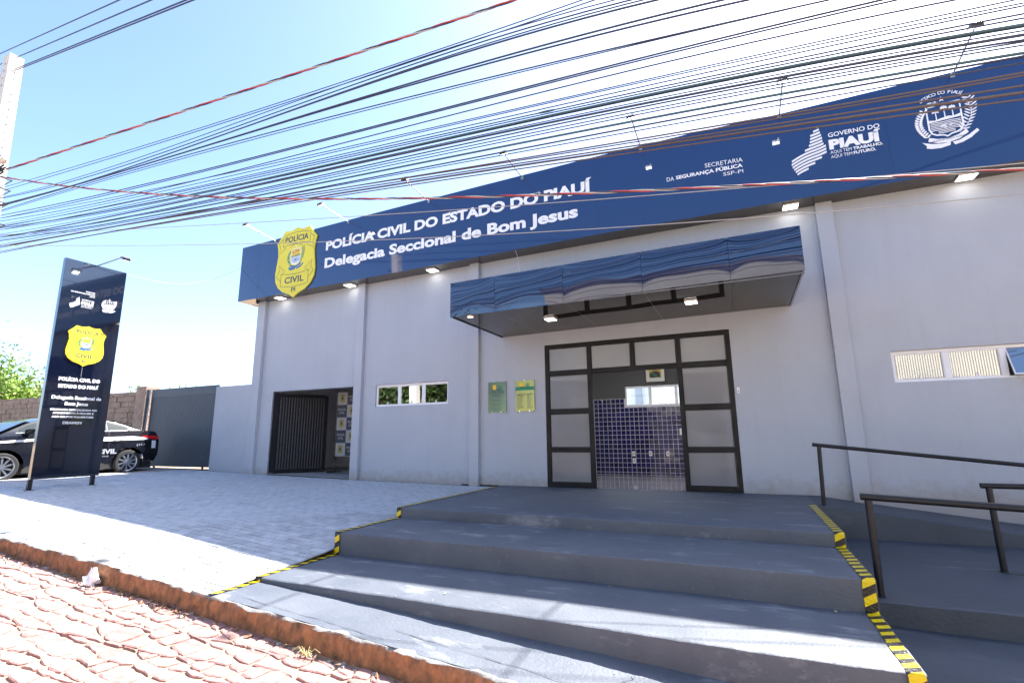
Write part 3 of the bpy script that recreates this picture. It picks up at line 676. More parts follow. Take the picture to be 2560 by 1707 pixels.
for k in range(len(xs3)-1):
    a, b = xs3[k]+.001, xs3[k+1]-.001
    if b-a < .01: continue
    mb = MB(); mb.hexa([(a,-.432,pl(a,FB)+.004),(b,-.432,pl(b,FB)+.004),(b,-.003,pl(b,FB)+.004),(a,-.003,pl(a,FB)+.004),(a,-.432,pl(a,FB)+.02),(b,-.432,pl(b,FB)+.02),(b,-.003,pl(b,FB)+.02),(a,-.003,pl(a,FB)+.02)])
    obj('soffit', mb, M['soffit'], parent=FS)
mb = MB(); mb.box(-11.05,-10.66,-.002,.30,4.90,4.92); obj('soffit_return', mb, M['soffit'], parent=FS)
FO = (0,-.4445,0); L = MB()
add_text(L, 'POLÍCIA CIVIL DO ESTADO DO PIAUÍ', -7.82, -.60, 5.880, .255, FO, XU, ZU, .004, bold=.045, base2=5.945)
words('title_word', L, M['white'], FS, .07)
L = MB(); add_text(L, 'Delegacia Seccional de Bom Jesus', -7.83, -.91, 5.395, .27, FO, XU, ZU, .004, bold=.04, base2=5.44); words('subtitle_word', L, M['white'], FS, .07)
L = MB()
add_text(L, 'SECRETARIA', 1.585, 2.23, 5.925, .082, FO, XU, ZU, .004, bold=.0, base2=5.89)
add_text(L, 'DA', .885, 1.02, 5.805, .082, FO, XU, ZU, .004, bold=.0, base2=5.80); add_text(L, 'SEGURANÇA PÚBLICA', 1.055, 2.22, 5.81, .074, FO, XU, ZU, .004, bold=.035, base2=5.785)
add_text(L, 'SSP-PI', 1.885, 2.22, 5.685, .068, FO, XU, ZU, .004, bold=.0, base2=5.672); obj('department_lettering', L, M['white'], parent=FS)
L = MB()
add_text(L, 'GOVERNO DO', 3.58, 4.31, 5.995, .080, FO, XU, ZU, .004, bold=.015, base2=5.975)
add_text(L, 'PIAUÍ', 3.575, 4.315, 5.762, .185, FO, XU, ZU, .004, bold=.06, base2=5.735)
add_text(L, 'AQUI TEM', 3.58, 3.885, 5.682, .054, FO, XU, ZU, .004, bold=.0, base2=5.676); add_text(L, 'TRABALHO.', 3.905, 4.32, 5.675, .054, FO, XU, ZU, .004, bold=.035, base2=5.664)
add_text(L, 'AQUI TEM', 3.58, 3.885, 5.60, .054, FO, XU, ZU, .004, bold=.0, base2=5.595); add_text(L, 'FUTURO.', 3.905, 4.215, 5.595, .054, FO, XU, ZU, .004, bold=.035, base2=5.588)
obj('government_lettering', L, M['white'], parent=FS)
SIL = [(3.395,6.20),(3.45,6.25),(3.47,6.15),(3.49,6.02),(3.505,5.90),(3.54,5.86),(3.535,5.74),(3.50,5.69),(3.45,5.66),(3.38,5.60),(3.30,5.56),(3.24,5.50),(3.18,5.475),(3.06,5.42),(3.03,5.49),(2.985,5.60),(2.982,5.66),(3.01,5.72),(3.10,5.75),(3.18,5.80),(3.27,5.90),(3.31,6.00),(3.31,6.08),(3.35,6.14)]
def inside(x, y, P):
    c = False; j = len(P)-1
    for i in range(len(P)):
        if (P[i][1] > y) != (P[j][1] > y) and x < (P[j][0]-P[i][0])*(y-P[i][1])/(P[j][1]-P[i][1])+P[i][0]: c = not c
        j = i
    return c
def map_logo(mb, O, U, V, w, f=lambda x, z: (x, z)):
    P_, Hh = .0575, .036
    wave = lambda x: .36*(x-3.26) + .018*math.sin((x-3.0)*9)
    for k in range(18):
        z0 = 5.36+k*P_; run = []
        for q in range(61):
            x = 2.97+q*.0098; z = z0 + wave(x)
            if inside(x, z+Hh/2, SIL): run.append((x, z))
            elif run:
                if len(run) > 2:
                    for a, b in zip(run[:-1], run[1:]): mb.prism([f(a[0],a[1]), f(b[0],b[1]), f(b[0],b[1]+Hh), f(a[0],a[1]+Hh)], O, U, V, w)
                run = []
        if len(run) > 2:
            for a, b in zip(run[:-1], run[1:]): mb.prism([f(a[0],a[1]), f(b[0],b[1]), f(b[0],b[1]+Hh), f(a[0],a[1]+Hh)], O, U, V, w)
mb = MB(); map_logo(mb, FO, XU, ZU, .004); obj('striped_map', mb, M['white'], parent=FS)
P = {'white': MB()}; crest(P, 5.155, 5.83, .425, FO, XU, ZU, .004, True); obj('state_arms', P['white'], M['white'], parent=FS)
L = MB(); arc_text(L, 'ESTADO DO PIAUÍ', 5.15, 5.90, .42, 128, 52, .055, FO, XU, ZU, .004, .012)
obj('arms_lettering', L, M['white'], parent=FS)
L = MB(); add_text(L, 'IMPAVIDUM FERIENT RUINAE', 4.94, 5.36, 5.515, .028, (0,-.4505,0), XU, ZU, .001, bold=.0, base2=5.53); obj('motto', L, M['navy'], parent=FS)
badge('police_badge', -8.868, 4.73, 1.0, (0,-.448,0), XU, ZU, 'large yellow police shield overlapping the left end of the blue sign band', crest_on=True)

# ------------------------------------------------------------------ canopy
CN = thing('entrance_canopy', (-.06, -1.1, 3.185), 'deep box canopy with mirror-like blue front and dark underside over the entrance', 'canopy')
cz0 = lambda x: lerp(3.155, 3.205, (x+2.89)/5.66); cz1 = lambda x: lerp(3.80, 3.85, (x+2.89)/5.66)
cs = [-2.89,-1.975,-.713,.577,1.833,2.77]
for k in range(5):
    a, b = cs[k]+.002, cs[k+1]-.002; mb = MB(); n = 24; m_ = 12; rr = random.Random(k+5); p1, p2 = rr.uniform(0,6), rr.uniform(0,6)
    def fn(i, j):
        u, v = i/n, j/m_; x = lerp(a, b, u); e = math.sin(math.pi*u)**.7*1.0; bulge = .0065*e*math.sin(math.pi*v)**.5
        bulge += .0008*math.sin(u*7+p1)*math.sin(v*5+p2)*math.sin(math.pi*u)
        return (x, -2.19-bulge, lerp(cz0(x), cz1(x), v))
    mb.grid(fn, n, m_); obj('front_panel', mb, M['blue2'], parent=CN, smooth=True)
for nm, x0, x1 in (('side_panel',-2.892,-2.872),('side_panel',2.752,2.772)):
    mb = MB(); z_ = cz0(x0); y_ = cz1(x0); mb.hexa([(x0,-2.186,z_),(x1,-2.186,z_),(x1,-.003,z_),(x0,-.003,z_),(x0,-2.186,y_),(x1,-2.186,y_),(x1,-.003,y_),(x0,-.003,y_)]); obj(nm, mb, M['blue2'], parent=CN)
cy = [-2.18,-1.09,-.004]
for k in range(5):
    a, b = max(cs[k]+.002,-2.868), min(cs[k+1]-.002, 2.748); mb = MB(); n = 10; rr = random.Random(k+50); q = rr.uniform(-.0015,.002)
    mb.grid(lambda i, j: (lerp(a, b, i/n), lerp(-2.18,-.004,1-j/8), cz0(lerp(a, b, i/n))+.012-(.003+q)*math.sin(math.pi*i/n)*math.sin(math.pi*j/8)), n, 8)
    mb.f = [f[::-1] for f in mb.f] ; obj('soffit_panel', mb, M['darkpanel'], parent=CN, smooth=True)
mb = MB(); mb.hexa([(-2.87,-2.183,3.77),(2.75,-2.183,3.82),(2.75,-.004,3.82),(-2.87,-.004,3.77),(-2.87,-2.183,3.79),(2.75,-2.183,3.84),(2.75,-.004,3.84),(-2.87,-.004,3.79)]); obj('roof_sheet', mb, M['grey_metal'], parent=CN)
mb = MB(); mb.box(-2.885,2.765,-2.186,-2.181,3.158,3.172); mb.box(2.742,2.75,-2.18,-.01,3.192,3.21); mb.box(-2.87,-2.862,-2.18,-.01,3.148,3.165); obj('edge_trim', mb, M['blue2'], parent=CN)

def panel_light(x, y, z, label, group, w=.2, l=.17, m='lamp', cat='light'):
    t = thing('ceiling_light', (x, y, z), label, cat, group)
    mb = MB(); mb.box(x-w/2, x+w/2, y-l/2, y+l/2, z-.03, z); obj('housing', mb, M['alu'], parent=t, bevel=.003)
    mb = MB(); mb.box(x-w/2+.012, x+w/2-.012, y-l/2+.012, y+l/2-.012, z-.034, z-.0305); obj('diffuser', mb, M[m], parent=t)
    return t
for x, nm in ((-9.66,'below the yellow shield, leftmost under the sign band'),(-7.16,'left of the second pilaster under the sign band'),(-4.62,'between the second and third pilasters under the sign band'),(2.92,'just left of the fourth pilaster under the sign band'),(5.37,'above the right-hand windows under the sign band')):
    panel_light(x, -.2, pl(x, FB)+.002, 'lit white square lamp ' + nm, 'square lamps under the sign band', .25, .22)
panel_light(-1.30, -1.2, cz0(-1.3)+.010, 'lit white square lamp under the left half of the canopy', 'square lamps under the canopy', .2, .22)
panel_light(1.20, -1.2, cz0(1.2)+.010, 'lit white square lamp under the right half of the canopy', 'square lamps under the canopy', .2, .22)
t = thing('downlight', (-2.53,-2.08,3.165), 'small round warm downlight at the front left corner of the canopy', 'light')
mb = MB(); mb.tube([(-2.53,-2.08,3.17),(-2.53,-2.08,3.145)], .062, 20); obj('housing', mb, M['alu'], parent=t); mb = MB(); mb.tube([(-2.53,-2.08,3.146),(-2.53,-2.08,3.141)], .05, 20); obj('diffuser', mb, M['lampw'], parent=t)
for x, y in ((-1.3,1.1),(-.15,1.4),(1.15,1.0)):
    panel_light(x, y, 3.30, 'lit ceiling panel seen blurred through the %s transom glass' % ('left' if x < -1 else 'middle' if x < 1 else 'right'), 'ceiling panels inside the reception', .42, .42, m='lampi')

# ------------------------------------------------------------------ floodlights on arms
FN = ['leftmost','second from left','third from left','middle','third from right','second from right','rightmost']
for k, (x, z) in enumerate(((-9.72,6.60),(-7.09,6.62),(-4.60,6.69),(-2.15,6.69),(.435,6.74),(2.89,6.665),(5.35,6.72))):
    t = thing('floodlight', (x, -.45, z-.1), '%s of the small floodlights on arms above the blue sign' % FN[k], 'floodlight', 'floodlights along the top of the sign')
    mb = MB(); mb.tube([(x,-.447,pl(x,FT)-.06),(x,-1.36,z-.01)], .012, 8); obj('arm', mb, M['grey_metal'], parent=t)
    mb = MB(); mb.box(x-.03,x+.03,-.452,-.446,pl(x,FT)-.10,pl(x,FT)-.02); obj('wall_plate', mb, M['grey_metal'], parent=t)
    R = Matrix.Rotation(math.radians(40), 4, 'X'); c0 = Vector((x,-1.41,z))
    def rot(pts): return [c0 + R @ Vector(p) for p in pts]
    mb = MB(); mb.hexa(rot([(-.075,-.055,-.02),(.075,-.055,-.02),(.075,.055,-.02),(-.075,.055,-.02),(-.065,-.045,.02),(.065,-.045,.02),(.065,.045,.02),(-.065,.045,.02)]))
    for q in range(5): mb.hexa(rot([(-.06+q*.028,-.045,.02),(-.054+q*.028,-.045,.02),(-.054+q*.028,.045,.02),(-.06+q*.028,.045,.02),(-.06+q*.028,-.04,.035),(-.054+q*.028,-.04,.035),(-.054+q*.028,.04,.035),(-.06+q*.028,.04,.035)]))
    obj('lamp_head', mb, M['black_metal'], parent=t)
    mb = MB(); mb.hexa(rot([(-.06,-.042,-.024),(.06,-.042,-.024),(.06,.042,-.024),(-.06,.042,-.024),(-.06,-.042,-.0205),(.06,-.042,-.0205),(.06,.042,-.0205),(-.06,.042,-.0205)])); obj('led_face', mb, M['flood'], parent=t)
    mb = MB(); mb.beam((x-.085,-1.36,z-.01),(x+.085,-1.36,z-.01),.008,.02); mb.beam((x-.085,-1.36,z-.01),(x-.08,-1.42,z+.005),.006,.02); mb.beam((x+.085,-1.36,z-.01),(x+.08,-1.42,z+.005),.006,.02); mb.tube([(x+.02,-1.38,z+.0),(x+.05,-1.40,z+.07),(x+.01,-1.44,z+.03)],.006,6); obj('bracket', mb, M['grey_metal'], parent=t)

# small things on the wall
t = thing('security_camera', (-10.5,-.22,4.90), 'small black dome camera under the left corner of the sign band', 'camera')
mb = MB(); mb.tube([(-10.56,-.2,4.898),(-10.56,-.2,4.85)], .05, 16, rs=[.05,.045]); obj('base', mb, M['black_metal'], parent=t)
mb = MB(); mb.tube([(-10.56,-.2,4.86),(-10.53,-.27,4.81)], .03, 14); obj('barrel', mb, M['black_metal'], parent=t, smooth=True)
mb = MB(); mb.tube([(-10.529,-.272,4.8085),(-10.527,-.276,4.806)], .018, 12); obj('lens', mb, M['chrome'], parent=t)
t = thing('doorbell', (1.79,-.02,1.72), 'small white doorbell button on the wall right of the entrance', 'doorbell')
mb = MB(); mb.box(1.765,1.815,-.022,-.001,1.72,1.825); obj('case', mb, M['alu'], parent=t, bevel=.006); mb = MB(); mb.tube([(1.79,-.0222,1.755),(1.79,-.027,1.755)], .013, 12); obj('button', mb, M['grey_metal'], parent=t)
# small spot mark fitting on wall
# plaques
def plaque(x0, x1, z0, z1, m, label, green):
    t = thing('wall_plaque', ((x0+x1)/2,-.02,z0), label, 'plaque', 'plaques left of the entrance')
    mb = MB(); mb.box(x0,x1,-.028,-.022,z0,z1); obj('plate', mb, M[m], parent=t, bevel=.0012)
    for px, pz in (((x0+x1)/2, z1-.004), (x0+(x1-x0)*.22, z0+.004), (x0+(x1-x0)*.74, z0+.004)):
        mb = MB(); mb.tube([(px,-.001,pz),(px,-.036,pz)], .013, 10); obj('standoff', mb, M['chrome'], parent=t)
    O = (0,-.0285,0); L = MB(); w = x1-x0; cx = (x0+x1)/2
    h = z1-z0
    if not green:
        add_text(L, 'ENTREGA DA DELEGACIA', x0+w*.16, x0+w*.84, z0+h*.70, .034, O, XU, ZU, .001, bold=.03); add_text(L, 'SECCIONAL - BOM JESUS/PI', x0+w*.10, x0+w*.90, z0+h*.625, .034, O, XU, ZU, .001, bold=.03)
    else:
        add_text(L, 'DELEGACIA SECCIONAL DE BOM JESUS', x0+w*.10, x0+w*.90, z0+h*.53, .022, O, XU, ZU, .001, bold=.03)
    rr = random.Random(int(x0*100)); rows_ = 13
    for k in range(rows_):       # unreadable small print, as thin raised bars broken into words
        z = z0+h*(.10+.035*k) if green else z0+h*(.06+.043*k)
        if not green and k in (3, 6, 9): continue
        for (a, b) in (((.08,.5),(.62,.92)) if green else ((.15,.85),)):
            x = x0+w*a; e = x0+w*(b-rr.uniform(0,.18)); x += 0 if green else rr.uniform(0,.08)*w
            while x < e:
                q = rr.uniform(.02,.05); L.prism([(x,z),(min(x+q,e),z),(min(x+q,e),z+.008),(x,z+.008)], O, XU, ZU, .0008); x += q+.007
    obj('lettering', L, M['navy'], parent=t)
    mb = MB(); zc = z1-h*.17 if green else z1-h*.20; pts = [(cx-w*.15+x*.06, zc+z*.06-.05) for x, z in BADGE]+[(cx-w*.15-x*.06, zc+z*.06-.05) for x, z in BADGE[-2:0:-1]]
    mb.prism(pts, O, XU, ZU, .001); obj('shield_emblem', mb, M['yellow2'], parent=t)
    P = {'white': MB()}; crest(P, cx+w*.14, zc+.012, .05, O, XU, ZU, .0006, True); obj('state_arms', P['white'], M['green'], parent=t)
    if green: mb = MB(); mb.box(x0+.001,x1-.001,-.0295,-.0285,z1-h*.32,z1-h*.205); obj('green_band', mb, M['green'], parent=t)
plaque(-3.22,-2.785,1.522,2.18,'steel_plate','narrow greenish metal plaque, the left one beside the entrance',False)
plaque(-2.565,-2.13,1.524,2.18,'gold','yellow brass plaque with a green band, the one nearer the entrance',True)
t = thing('hanging_wire', (-2.4,-.25,4.7), 'thin white wire dangling below the sign band by the third pilaster', 'wire')
mb = MB(); mb.tube([(-2.36,-.40,4.98),(-2.35,-.30,4.86),(-2.40,-.12,4.66),(-2.41,-.05,4.55)], .004, 5); obj('strand', mb, M['alu'], parent=t)
WIRES= [(-6.263, 0.0, 0.003157, 0.108174, 5.999527), (-6.189, 0.0, 0.002259, 0.101273, 6.0207), (-6.231, -0.001553, -0.019466, 0.04475, 5.954805), (-6.175, -0.001588, -0.019156, 0.047458, 5.950597), (-6.17, -0.001393, -0.017617, 0.051771, 5.908424), (-6.304, -0.001351, -0.017405, 0.045792, 5.744976), (-6.317, -0.000734, -0.009206, 0.043719, 5.51822), (-6.119, -0.000576, -0.008947, 0.031544, 5.6476), (-6.258, 5.6e-05, -0.003429, 0.01429, 5.312189), (-6.264, 6.8e-05, -0.002582, 0.020663, 5.279694), (-6.081, -0.000348, -0.002151, 0.046635, 5.216059), (-6.207, -0.000349, -0.002582, 0.044367, 5.089006), (-6.119, -0.000599, -0.004499, 0.045143, 5.062677), (-6.206, -0.000237, -0.000767, 0.026172, 4.852128), (-6.167, -0.000268, -0.002227, 0.02685, 4.860457), (-6.284, -0.000234, -0.001366, 0.02891, 4.715327), (-6.168, -0.000293, -0.001845, 0.02397, 4.75577), (-6.112, -0.000278, -0.002318, 0.022535, 4.766441), (-6.194, -0.000529, -0.003513, 0.025227, 4.674182), (-6.142, -0.000493, -0.003516, 0.024311, 4.689687), (-6.159, -0.000404, -0.00334, 0.022295, 4.637045), (-6.305, -0.000367, -0.003595, 0.018961, 4.507761), (-6.138, -0.000555, -0.004456, 0.024405, 4.582533), (-6.178, -0.000404, -0.003203, 0.021522, 4.509474), (-6.248, -0.000501, -0.002717, 0.022257, 4.424757), (-6.313, -0.000386, -0.002592, 0.015769, 4.319033), (-6.112, -0.000174, -0.001259, 0.015197, 4.376331), (-6.207, -0.000107, -0.000829, 0.006882, 4.272871), (-6.147, 0.000157, 0.0008, -0.006742, 4.218489), (-6.109, 0.000216, 0.001615, -0.013257, 4.219202), (-6.149, 9.8e-05, 1.8e-05, -0.017667, 4.157501), (-6.099, 5.6e-05, -0.001438, -0.019171, 4.157198), (-6.225, -1.1e-05, -0.001647, -0.02253, 4.040389)]
# ------------------------------------------------------------------ entrance steps
ST = thing('entrance_steps', (-.15,-2.9,-.4), 'wide grey painted concrete steps leading up to the glazed entrance', 'steps')
XL, XR = -2.93, 2.66
N1, N2, N3 = -3.524, -4.758, -5.870; T1, T2, T3 = 0.0, -.14, -.395
def z4(x, y): return lerp(-.545-.037*x, -.62-.0655*x, (y-N3)/(YC-N3))
def slab(mb, ya, yb, zt, zb, nose=True, x0=XL, x1=XR, seed=0):
    """tread from yb (back) to ya (nose) with a slightly worn wandering edge"""
    n = 240
    rows_ = [(yb,0),( lerp(ya,yb,.6),0),(lerp(ya,yb,.25),0),(ya+.03,0),(ya+.012,-.002),(ya+.002,-.010),(ya,-.028)]
    k = len(rows_)
    def fn(i, j):
        x = lerp(x0, x1, i/n); e = .012*snoise(x, 1.3, seed)+.005*snoise(x, 13, seed+3)+.006*max(0, snoise(x, 31, seed+7)-.45); 
        if j < k:
            y, dz = rows_[j]; w = 1 if j > 2 else 0
            return (x, y+e*w, (zt(x,y) if callable(zt) else zt)+dz+.003*snoise(x+y*2, 2.3, seed))
        f = (j-k+1)/3; zz = zb(x, ya) if callable(zb) else zb; t = (zt(x,ya) if callable(zt) else zt)-.028
        return (x, ya+e*(1-.4*f)+.004*snoise(x*3+j, 3, seed), lerp(t, zz-.04, f))
    mb.grid(fn, n, k+2)
    # ends
    for x, flip in ((x0, 0), (x1, 1)):
        t = zt(x,ya) if callable(zt) else zt; b = (zb(x,ya) if callable(zb) else zb)-.3
        i = 0 if not flip else n; e = fn(i, k-1)[1]
        q = [(x, e, b), (x, yb, b), (x, yb, t), (x, e, t-.004)]
        mb.poly(q[::-1] if flip else q)
mb = MB(); slab(mb, N1, -.001, T1, T2, seed=1, x1=XR); obj('landing', mb, M['conc'], parent=ST, smooth=True)
mb = MB(); slab(mb, N2, N1+.02, T2, T3, seed=2); obj('step', mb, M['conc'], parent=ST, smooth=True)
mb = MB(); slab(mb, N3, N2+.02, T3, z4, seed=3); obj('step', mb, M['conc'], parent=ST, smooth=True)
mb = MB(); n = 60
mb.grid(lambda i, j: (lerp(XL, 9, i/n), lerp(N3+.03, YC+.012, j/6), z4(lerp(XL, 9, i/n), lerp(N3, YC, j/6))+.003*snoise(lerp(XL,9,i/n)*2+j, 2, 4)+.004), n, 6)
mb.f = [f for f in mb.f]; obj('step', mb, M['conc'], parent=ST, smooth=True, label='lowest broad tread sloping with the street')
# chips and cracks as thin proud/recessed slivers
cr = MB()
def crack(p, q, zf, w=.004, seed=0):
    n = 16; r_ = random.Random(seed); pts = [(lerp(p[0],q[0],k/n)+r_.uniform(-.02,.02), lerp(p[1],q[1],k/n)+r_.uniform(-.01,.01)) for k in range(n+1)]
    for a, b in zip(pts[:-1], pts[1:]):
        ww = w*r_.uniform(.3,1); cr.poly([(a[0],a[1]-ww,zf(*a)+.004),(b[0],b[1]-ww,zf(*b)+.004),(b[0],b[1]+ww,zf(*b)+.004),(a[0],a[1]+ww,zf(*a)+.004)])
crack((-.9,-6.18),(1.3,-6.30), lambda x,y: z4(x,y)+.004, .0035, 3); crack((1.55,N2+.02),(1.72,N1-.03), lambda x,y: T2, .003, 5)
crack((1.0,-5.98),(.8,-6.38), lambda x,y: z4(x,y)+.004, .004, 8); crack((-2.6,-6.28),(-.9,-6.33), lambda x,y: z4(x,y)+.004, .003, 9)
obj('cracks', cr, M['print_dark'], parent=ST, kind='stuff')

# ------------------------------------------------------------------ access ramp on the right
RP = thing('access_ramp', (5.5,-3,-.6), 'dark grey concrete access ramp running down along the wall right of the steps', 'ramp')
ra = lambda x: -.0 if x < 2.75 else -.119*(x-2.75)
def ramp(nm, x0, x1, ya, yb, zt, zb, seed):
    mb = MB(); n = 50
    R_ = [(yb,0),(lerp(ya,yb,.5),0),(ya+.035,0),(ya+.012,-.003),(ya,-.015)]
    def fn(i, j):
        x = lerp(x0, x1, i/n); e = .010*snoise(x, 1.7, seed)+.004*snoise(x, 12, seed+1)
        if j < 5: y, dz = R_[j]; return (x, y+(e if j > 1 else 0), zt(x)+dz+.004*snoise(x+y, 2, seed))
        f = (j-4)/3; return (x, ya+e*(1-.5*f), lerp(zt(x)-.015, zb-.05, f))
    mb.grid(fn, n, 7); mb.poly([(x0,ya,zb),(x0,yb,zb),(x0,yb,zt(x0)),(x0,ya,zt(x0))][::-1] if 0 else [(x0,ya,zb-.1),(x0,ya,zt(x0)-.01),(x0,yb,zt(x0)),(x0,yb,zb-.1)])
    obj(nm, mb, M['conc_ramp'], parent=RP, smooth=True)
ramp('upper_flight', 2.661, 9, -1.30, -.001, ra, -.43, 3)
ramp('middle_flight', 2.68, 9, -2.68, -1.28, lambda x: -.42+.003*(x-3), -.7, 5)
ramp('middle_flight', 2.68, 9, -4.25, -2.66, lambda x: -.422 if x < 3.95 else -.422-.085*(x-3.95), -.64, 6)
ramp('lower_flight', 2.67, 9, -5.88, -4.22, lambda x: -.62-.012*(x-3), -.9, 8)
def rail(label, posts, P, r=.029, ext=None):
    t = thing('handrail', posts[0][0], label, 'handrail', 'black pipe handrails of the ramp')
    for a, b in posts:
        mb = MB(); mb.tube([a, b], r, 14); obj('post', mb, M['railing'], parent=t, smooth=True)
        mb = MB(); mb.tube([(a[0],a[1],a[2]-.004),(a[0],a[1],a[2]+.006)], r*1.25, 14); obj('base_weld', mb, M['railing'], parent=t)
    mb = MB(); mb.tube(P, r, 14); obj('rail', mb, M['railing'], parent=t, smooth=True)
rail('black pipe handrail highest up the ramp, nearest the wall', [((2.757,-1.25,-.01),(2.784,-1.25,.825)),((6.2,-1.25,-.43),(6.2,-1.25,.42))], [(2.70,-1.25,.842),(4.98,-1.25,.58),(8.5,-1.25,.17)], .027)
rail('black pipe handrail standing on the ramp edge beside the taped step corner', [((2.79,-4.12,-.42),(2.793,-4.12,.40)),((6.0,-4.12,-.60),(6.0,-4.12,.26))], [(2.735,-4.12,.428),(3.87,-4.12,.37),(8.5,-4.12,.15)], .031)
rail('black pipe handrail in the middle of the ramp, cut by the right picture edge', [((4.14,-2.68,-.42),(4.136,-2.68,.415)),((6.9,-2.68,-.42),(6.9,-2.68,.42))], [(4.07,-2.68,.432),(8.5,-2.68,.43)], .029)

# ------------------------------------------------------------------ hazard tapes
def tape(label, path, w, wdir):
    """path: points of the tape centreline; wdir: width direction; u runs along the path"""
    me = bpy.data.meshes.new('hazard_tape'); V = []; F = []; UVs = []; u = 0; P = [Vector(p) for p in path]; D = Vector(wdir)
    dense = [P[0]]
    for a, b in zip(P[:-1], P[1:]):
        k = max(1, int((b-a).length/.03))
        dense += [a.lerp(b, q/k) for q in range(1, k+1)]
    for i, p in enumerate(dense):
        if i: u += (p-dense[i-1]).length
        j = Vector((0,0,0.0)) ; wob = .006*snoise(u, 9, 2)
        for s_, vv in ((-.5, 0), (.0, w/2), (.5, w)):
            V.append(p + D*(w*s_+wob) + Vector((0, -.0015 if s_ == 0 else 0, .0015*(noise(i, s_+1)-.2)))); UVs.append((u, vv))
    for i in range(len(dense)-1):
        for j in range(2): a = i*3+j; F.append((a, a+1, a+4, a+3))
    org = P[0]; me.from_pydata([tuple(v-org) for v in V], [], F); l = me.uv_layers.new(name='UVMap')
    for p in me.polygons:
        for li in p.loop_indices: l.data[li].uv = UVs[me.loops[li].vertex_index]
    me.materials.append(M['tape']); o = bpy.data.objects.new('hazard_tape', me); o.location = org; col.objects.link(o)
    md = o.modifiers.new('s', 'SOLIDIFY'); md.thickness = .002; md.offset = 0
    return setp(o, label, 'tape', 'hazard tapes along the ends of the steps')
e = .007
def tpath(x, sgn): return [(x,-.30,T1+e),(x,N1-.004,T1+e),(x,N1-.014,T1-.014),(x,N1-.014,T2+.012),(x,N1-.03,T2+e),(x,N2-.004,T2+e),(x,N2-.014,T2-.014),(x,N2-.014,T3+.012),(x,N2-.03,T3+e),(x,N3-.004,T3+e),(x,N3-.014,T3-.012),(x,N3-.014,z4(x,N3)+.012),(x,N3-.03,z4(x,N3)+.008),(x,YC-.0,z4(x,YC)+.011)]
tl = tpath(XL+.035, -1); tape('yellow and black hazard tape down the left end of the steps, beside the pavers', tl, .07, (1,0,0))
tr = tpath(XR-.055, 1); tr[0] = (XR-.055,-1.33,T1+e); tape('yellow and black hazard tape down the right end of the steps, beside the ramp', tr[:12], .088, (1,0,0))

# ------------------------------------------------------------------ pylon sign (faces +x)
TX = -10.9; TU, TV = (0,1,0), (0,0,1); TO = (TX+.002, 0, 0)
PYL = thing('pylon_sign', (-10.95,-4.0,.1), 'tall dark blue pylon sign on two legs with a yellow shield and white lettering', 'sign')
mb = MB(); mb.box(TX-.10, TX, -4.572, -3.412, .285, 4.83); obj('panel', mb, M['pylon'], parent=PYL, bevel=.004)
for y, z in ((-4.55,-.02),(-3.50,-.0)):
    zz = zp(-10.93, y); mb = MB(); mb.box(TX-.08, TX-.02, y-.035, y+.035, zz-.02, .284); mb.box(TX-.11, TX+.01, y-.065, y+.065, zz-.01, zz+.008); obj('leg', mb, M['black_metal'], parent=PYL)
L = MB(); A = (TO, TU, TV, .003)
add_text(L, 'SECRETARIA', -4.14, -3.965, 4.175, .026, *A, bold=.02); add_text(L, 'DA SEGURANÇA PÚBLICA', -4.40, -3.965, 4.130, .024, *A, bold=.03); add_text(L, 'SSP-PI', -4.06, -3.965, 4.088, .022, *A, bold=.02)
add_text(L, 'GOVERNO DO', -4.19, -3.965, 3.985, .028, *A, bold=.02); add_text(L, 'PIAUÍ', -4.19, -3.962, 3.895, .070, *A, bold=.06); add_text(L, 'AQUI TEM TRABALHO.', -4.19, -3.965, 3.865, .018, *A, bold=.02); add_text(L, 'AQUI TEM FUTURO.', -4.19, -3.995, 3.835, .018, *A, bold=.02)
add_text(L, 'POLÍCIA CIVIL DO', -4.375, -3.64, 2.245, .075, *A, bold=.055); add_text(L, 'ESTADO DO PIAUÍ', -4.365, -3.655, 2.10, .075, *A, bold=.055)
add_text(L, 'Delegacia Seccional de', -4.445, -3.57, 1.868, .072, *A, bold=.045); add_text(L, 'Bom Jesus', -4.21, -3.80, 1.745, .072, *A, bold=.045)
add_text(L, 'DELEGACIA ESPECIALIZADA NO', -4.435, -3.62, 1.635, .038, *A, bold=.04); add_text(L, 'ATENDIMENTO À MULHER E', -4.39, -3.675, 1.565, .038, *A, bold=.04); add_text(L, 'AOS GRUPOS VULNERÁVEIS', -4.395, -3.67, 1.490, .038, *A, bold=.04)
add_text(L, 'DEAMGV', -4.195, -3.855, 1.362, .052, *A, bold=.03)
obj('lettering', L, M['white'], parent=PYL)
mb = MB(); fy = lambda x, z: (-4.40+(x-2.98)*.34, 3.79+(z-5.42)*.31); map_logo(mb, TO, TU, TV, .003, fy); obj('striped_map', mb, M['white'], parent=PYL)
P = {'white': MB()}; crest(P, -3.68, 3.975, .155, TO, TU, TV, .003, True); obj('state_arms', P['white'], M['white'], parent=PYL)
badge('pylon_badge', -4.0, 2.575, .435, (TX+.002,0,0), TU, TV, 'bright yellow police shield on the front of the pylon sign', thick=.02, sx=1.08, tb=.01)
mb = MB(); mb.box(TX+.0005,TX+.0018,-4.004,-3.996,2.35,2.57); obj('rust_streak', mb, M['grey_metal'], parent=PYL)
t = thing('pylon_lamp', (TX,-3.98,4.84), 'small floodlight on an arm leaning out from the top of the pylon sign', 'floodlight')
mb = MB(); mb.tube([(TX-.03,-3.98,4.835),(-9.98,-3.96,4.90)], .013, 8); obj('arm', mb, M['grey_metal'], parent=t)
